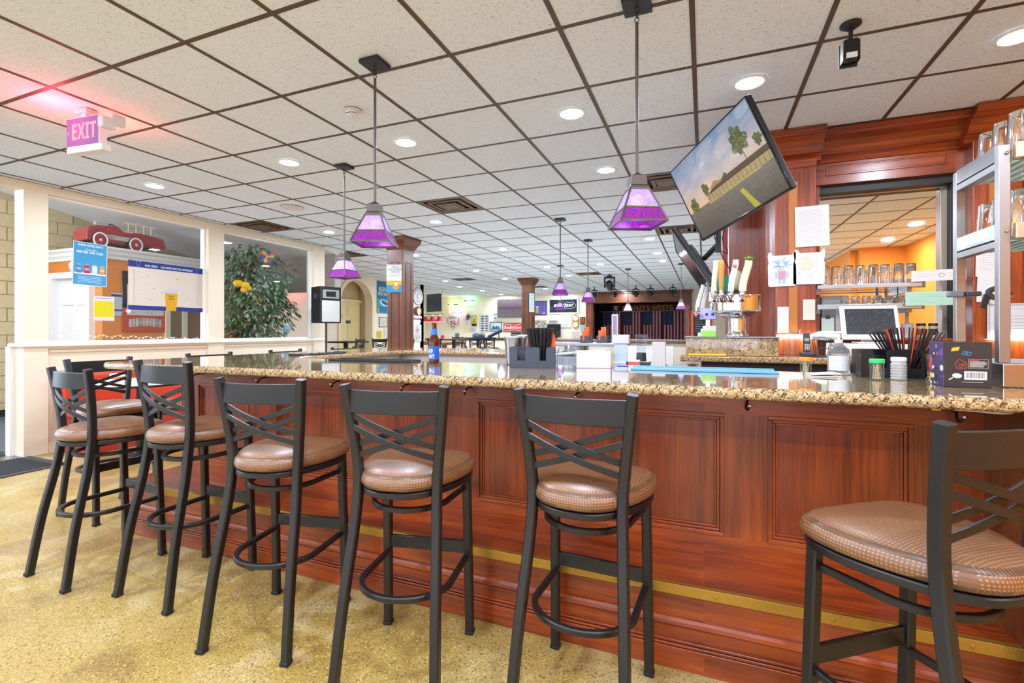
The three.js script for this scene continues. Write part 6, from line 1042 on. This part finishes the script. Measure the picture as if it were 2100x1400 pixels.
  put('pale_blue_poster', 'pale blue poster below the brown sign', 'poster', -4.53, 1.48, -4.33, 1.22, (g, w, h) => { g.fillStyle = '#c4dfe6'; g.fillRect(0, 0, w, h); g.fillStyle = '#8ab0c0'; for (let k = 0; k < 6; k++) g.fillRect(w * .15, h * (.15 + k * .13), w * .7, 9); });
  put('lettered_paper', 'white paper with three lines of red letters near the stage', 'poster', -4.88, 1.24, -4.58, .98, (g, w, h) => { g.fillStyle = '#f4ece0'; g.fillRect(0, 0, w, h); g.fillStyle = '#c8847c'; g.font = 'bold 60px sans-serif'; g.textAlign = 'center'; ['FAMILY', 'PEOPLE', 'INC'].forEach((s, k) => g.fillText(s, w / 2, h * (.3 + k * .3), w * .9)); });
  put('photo_collage', 'framed photo collage right of the far column', 'picture', -6.48, 1.71, -5.91, 1.32, (g, w, h) => { g.fillStyle = '#d8cdb8'; g.fillRect(0, 0, w, h); for (let k = 0; k < 22; k++) { g.fillStyle = ['#8a8a9a', '#c89a7a', '#e8e0d0', '#5a5a6a', '#b0a0b8'][k % 5]; g.fillRect(w * rr(.05, .8), h * rr(.08, .75), rr(25, 60), rr(20, 45)); } });
  put('plaque', 'small grey lettered plaque above the dark monitor', 'sign', -5.82, 1.69, -5.45, 1.58, (g, w, h) => { g.fillStyle = '#cfc4b8'; g.fillRect(0, 0, w, h); g.fillStyle = '#8a7a74'; g.fillRect(w * .08, h * .25, w * .84, h * .4); });
  const bs = thing('dark_monitor', 'small black monitor standing below the far wall signs', 'monitor', [-5.52, 1.0, 18.2]); part('casing', rb(.56, .52, .05, .01, 0, .27, 0), M.black, bs); part('screen', rb(.5, .24, .006, .002, 0, .38, .027), phys('#16202c', .1), bs); part('base', rb(.3, .03, .2, .008, 0, .0, 0), M.black, bs); part('shelf_arm', bc(.04, .04, .3, 0, -.02, -.14), M.black, bs);
  const scr = (c1, c2, c3) => canvasTex(320, 200, (g, w, h) => { const q = g.createLinearGradient(0, 0, 0, h); q.addColorStop(0, c1); q.addColorStop(.5, c2); q.addColorStop(1, c3); g.fillStyle = q; g.fillRect(0, 0, w, h); for (let k = 0; k < 120; k++) { g.fillStyle = 'rgba(' + [60, 50, 70].join() + ',.25)'; g.fillRect(rnd() * w, rnd() * h, rr(10, 60), 3); } g.fillStyle = 'rgba(40,30,50,.5)'; g.fillRect(0, h * .47, w, 6); });
  const on = (t, e) => new THREE.MeshStandardMaterial({ color: '#0c0c0e', roughness: .2, emissive: '#fff', emissiveMap: t, emissiveIntensity: e });
  television('television', 'wall television with a pale landscape beside the far column', 1.15, .74, [-7.44, 2.2, -18.38], [1, 0, 0], [0, 1, 0], [0, 0, 1], on(scr('#c8b8c8', '#8a7488', '#8a8a94'), .7));
  television('television', 'dark wall television left of the neon signs', .80, .62, [-8.83, 2.25, -14.6], [.93, 0, .37], [0, 1, 0], [-.37, 0, .93], on(scr('#3a4250', '#2c3440', '#3a4452'), .6));
  // pool-table lamp with three red shades
  const L = thing('pool_lamp', 'hanging lamp with three red cone shades over the pool table', 'lamp', [-9.12, 0, 15]);
  part('beam', bar(V(-.45, 1.86, 0), V(.45, 1.86, 0), .012, .012), M.brass, L); for (const s of [-.4, .4]) part('hanger', cyl(.006, .006, CEIL - 1.86, s, 1.86, 0, 8), M.brass, L);
  for (const s of [-.3, 0, .3]) { const h = part('shade', lathe([[.05, 1.78], [.06, 1.79], [.15, 1.60], [.145, 1.60], [.05, 1.77]], 24).translate(s, 0, 0), std('#b0202c', .4), L); part('shade_cap', lathe([[.06, 1.79], [.03, 1.85], [0, 1.85]], 20).translate(s, 0, 0), M.white, h); part('bulb', new THREE.SphereGeometry(.035, 12, 8).translate(s, 1.68, 0), new THREE.MeshStandardMaterial({ color: '#fff', emissive: '#fff1d8', emissiveIntensity: 6 }), h); const l = new THREE.PointLight(WARM, 5); l.position.set(s, 1.62, 0); l.castShadow = true; L.add(l); }
  const pt = thing('pool_table', 'pool table under the red lamp', 'pool table', [-9.42, 0, 15.2]); part('bed', rb(2.2, .06, 1.2, .01, 0, .8, 0), std('#2a6a4a', .9), pt); for (const s of [-1, 1]) { part('rail', rb(2.4, .1, .12, .02, 0, .82, s * .64), M.woodDull, pt); part('end_rail', rb(.12, .1, 1.2, .02, s * 1.14, .82, 0), M.woodDull, pt); for (const q of [-1, 1]) part('leg', rb(.14, .78, .14, .02, s * .95, .39, q * .48), M.woodDull, pt); }
}
// flyer on the near column and on the far column
{
  sheet('column_flyer', 'white and blue drink flyer hung on the left wood column', 'flyer', [-4.535, 2.09, 6.335], .275, .44, (g, w, h) => { g.fillStyle = '#f4f2e8'; g.fillRect(0, 0, w, h); g.fillStyle = '#8a9aa8'; g.textAlign = 'center'; g.font = 'bold 30px sans-serif'; g.fillText('TRY A', w / 2, h * .12); g.fillText('SUN CRUISER', w / 2, h * .21, w * .84); g.fillText('ON US!', w / 2, h * .30); g.fillStyle = '#c8ccc8'; g.fillRect(w * .15, h * .37, w * .7, 6); g.fillRect(w * .15, h * .43, w * .5, 6); g.fillStyle = '#f6c23a'; g.fillRect(0, h * .58, w, h * .17); g.fillStyle = '#3aa4dc'; g.fillRect(0, h * .73, w, h * .27); g.fillStyle = '#f2a03a'; g.beginPath(); g.arc(w * .55, h * .78, w * .2, 0, 7); g.fill(); g.fillStyle = '#f4f4ec'; g.beginPath(); g.arc(w * .55, h * .70, w * .1, 0, 7); g.fill(); }, { turn: 20 });
  sheet('column_flyer', 'narrow pale blue flyer on the side of the far column', 'flyer', [-4.47, 2.05, 12.62], .28, .52, (g, w, h) => { g.fillStyle = '#cfe6f0'; g.fillRect(0, 0, w, h); g.fillStyle = '#8ab8d4'; for (let k = 0; k < 7; k++) g.fillRect(w * .2, h * (.1 + k * .12), w * .6, 14); }, { turn: 80 });
}
// stage: flags, banner, rail, moving lights
{
  const flagTex = canvasTex(256, 380, (g, w, h) => { for (let k = 0; k < 13; k++) { g.fillStyle = k % 2 ? '#d8c0c6' : '#8a1c28'; g.fillRect(w * k / 13, 0, w / 13 + 1, h); } g.fillStyle = '#25325a'; g.fillRect(0, 0, w * 7 / 13, h * .46); g.fillStyle = '#d8dce4'; for (let r = 0; r < 11; r++) for (let c = 0; c < 9; c++) if ((r + c) % 2 === 0) { const cx = w * (.035 + c * .0585), cy = h * (.03 + r * .04); g.beginPath(); for (let q = 0; q < 10; q++) { const a = q * Math.PI / 5 - Math.PI / 2, rad = q % 2 ? 2.4 : 5.6; g.lineTo(cx + Math.cos(a) * rad, cy + Math.sin(a) * rad); } g.fill(); } });
  const fm = TEX(flagTex, .85);
  [[-3.99, 'leftmost'], [-3.18, 'second from left'], [-2.37, 'third from left'], [-1.56, 'rightmost']].forEach(([x, w], k) => {
    const g = new THREE.BoxGeometry(.79, 1.2, .006, 26, 6, 1), p = g.attributes.position; for (let i = 0; i < p.count; i++) p.setZ(i, p.getZ(i) + .028 * Math.sin(p.getX(i) * 24 + k) * (1 - .3 * (p.getY(i) + .6))); g.computeVertexNormals();
    solo('hanging_flag', 'star-and-stripe flag hung upright on the stage, ' + w, 'flag', g, fm, [x + .395, 1.46, 20.3], 0, 'flags behind the stage', { keepUV: true });
  });
  solo('flag_rail', 'thin metal rail above the stage flags', 'rail', cyl(.012, .012, 3.4, 0, 0, 0, 8).rotateZ(-Math.PI / 2).translate(0, 0, 0), M.steelRough, [-4.1, 2.075, 20.3]);
  sheet('stage_banner', 'maroon stage banner with large gold letters', 'banner', [-2.2, 2.22, 20.35], 2.84, .30, (g, w, h) => { g.fillStyle = '#5a1a2c'; g.fillRect(0, 0, w, h); g.fillStyle = '#e8e0e4'; g.beginPath(); g.moveTo(30, 20); g.lineTo(110, 26); g.lineTo(70, 50); g.lineTo(100, 84); g.lineTo(40, 80); g.closePath(); g.fill(); g.fillStyle = '#c89a4a'; g.font = 'bold 92px sans-serif'; g.fillText("FRANZI'S WESTG", 150, h * .84, w - 160); }, { px: 1000, thick: .004 });
  const mover = (label, x, y, D, s) => { const t = thing('stage_light', label, 'stage light', [x, y, D], 0, 'moving stage lights'); t.scale.setScalar(s); part('clamp', rb(.12, .05, .12, .01, 0, .19, 0), M.black, t); part('stem', cyl(.02, .02, CEIL > y ? (CEIL - y) / s - .2 : .05, 0, .2, 0, 10), M.black, t); part('yoke', [rb(.03, .24, .08, .01, -.11, .06, 0), rb(.25, .03, .08, .01, 0, .17, 0), rb(.03, .24, .08, .01, .11, .06, 0)], M.black, t); part('head', [lathe([[0, -.14], [.07, -.13], [.085, -.05], [.085, .06], [.06, .10], [0, .11]], 20).rotateX(.9)], M.blackGloss, t); part('lens', cyl(.06, .06, .01, 0, -.148, 0, 20).rotateX(.9), phys('#a8b8c8', .05, { metalness: .4 }), t); };
  [[-3.43, 2.46, 'leftmost of the row'], [-2.76, 2.47, 'second of the row'], [-2.07, 2.46, 'third of the row, behind the unlit pendant'], [-1.6, 2.46, 'fourth of the row'], [-.92, 2.47, 'rightmost of the row']].forEach(([x, y, w]) => mover('black moving stage light before the stage header, ' + w, x, y + .02, 16, .8));
  mover('large black moving light hanging nearer than the stage row', -2.32, 2.47, 12.7, 1.15);
}
// pub tables and stools in the rear hall (copies of the bar stool)
{
  const table = (x, D, label, w = .7, d = .7) => { const t = thing('pub_table', label, 'table', [x, 0, D], 0, 'tall pub tables'); part('top', rb(w, .035, d, .008, 0, 1.015, 0), M.black, t); part('stem', cyl(.05, .05, .98, 0, .02, 0, 14), M.black, t); part('foot', rb(.55, .03, .08, .01, 0, .015, 0), M.black, t); part('foot', rb(.08, .03, .55, .01, 0, .015, 0), M.black, t); };
  table(-7.35, 8.45, 'tall dark pub table below the loudspeaker'); table(-6.6, 12.0, 'tall dark pub table right of the left column'); table(-5.6, 13.6, 'tall dark pub table before the far wall, middle one', 1.4, .7); table(-7.2, 14.8, 'tall dark pub table before the far wall signs', 1.6, .7);
  const G = 'black stools at the rear pub tables';
  [[-7.85, 9.35, 160, 'right of the loudspeaker before the arched door'], [-7.75, 10.1, 200, 'before the right side of the arched door'], [-7.1, 9.9, 150, 'between the arched door and the left column'], [-6.35, 9.2, 190, 'just left of the left column'], [-6.9, 11.5, 20, 'right of the left column, near one'], [-6.2, 12.5, 190, 'right of the bottle neck'], [-6.9, 12.95, 100, 'before the red badge'], [-5.3, 14.35, 180, 'below the clock'], [-5.9, 13.0, 0, 'near the middle pub table'], [-5.2, 12.95, 10, 'near the far column'], [-7.6, 14.2, 0, 'below the shield sign'], [-6.7, 14.15, 5, 'below the yellow poster']].forEach(([x, D, a, l]) => stool(x, D, a, 'black cross-back stool in the rear hall, ' + l, 1, G));
}

{ // odds and ends
  const c = thing('power_cable', 'white cable and plug hanging under the right end of the counter', 'cable', [0, 0, 0]);
  part('cord', tube([V(.72, 1.026, -1.87), V(.78, 1.018, -1.86), V(.84, 1.016, -1.87), V(.875, 1.024, -1.9)], .004, 24, 6), M.plasticWhite, c); part('plug', rb(.05, .012, .02, .004, .735, 1.022, -1.868), M.plasticWhite, c);
  solo('yellow_tag', 'tiny yellow paper tag stuck under the counter edge', 'tag', rb(.022, .012, .002, .0008, 0, 0, 0), std('#e2cc2c', .7), [.655, 1.024, 1.83]);
  solo('navy_dome', 'navy blue rounded cover on the rear pub table', 'cover', new THREE.SphereGeometry(.26, 24, 10, 0, 6.283, 0, 1.5708).scale(1, .62, .8), std('#22304e', .5), [-7.2, 1.033, 14.8]);
  const tb = thing('slanted_bolster', 'slanted dark blue padded bolster right of the clock', 'bolster', [-5.95, 1.033, 13.6], .2); part('pad', rb(.5, .09, .2, .04, 0, .16, 0).rotateZ(.45), std('#2a3c5e', .5), tb); part('foot', rb(.2, .03, .18, .01, -.15, .015, 0), M.black, tb); part('prop', rb(.03, .16, .03, .01, .05, .09, 0), M.black, tb);
}
scene.traverse((o) => { if (o.isLight && !o.isRectAreaLight) o.castShadow = true; });
renderer.render(scene, camera);
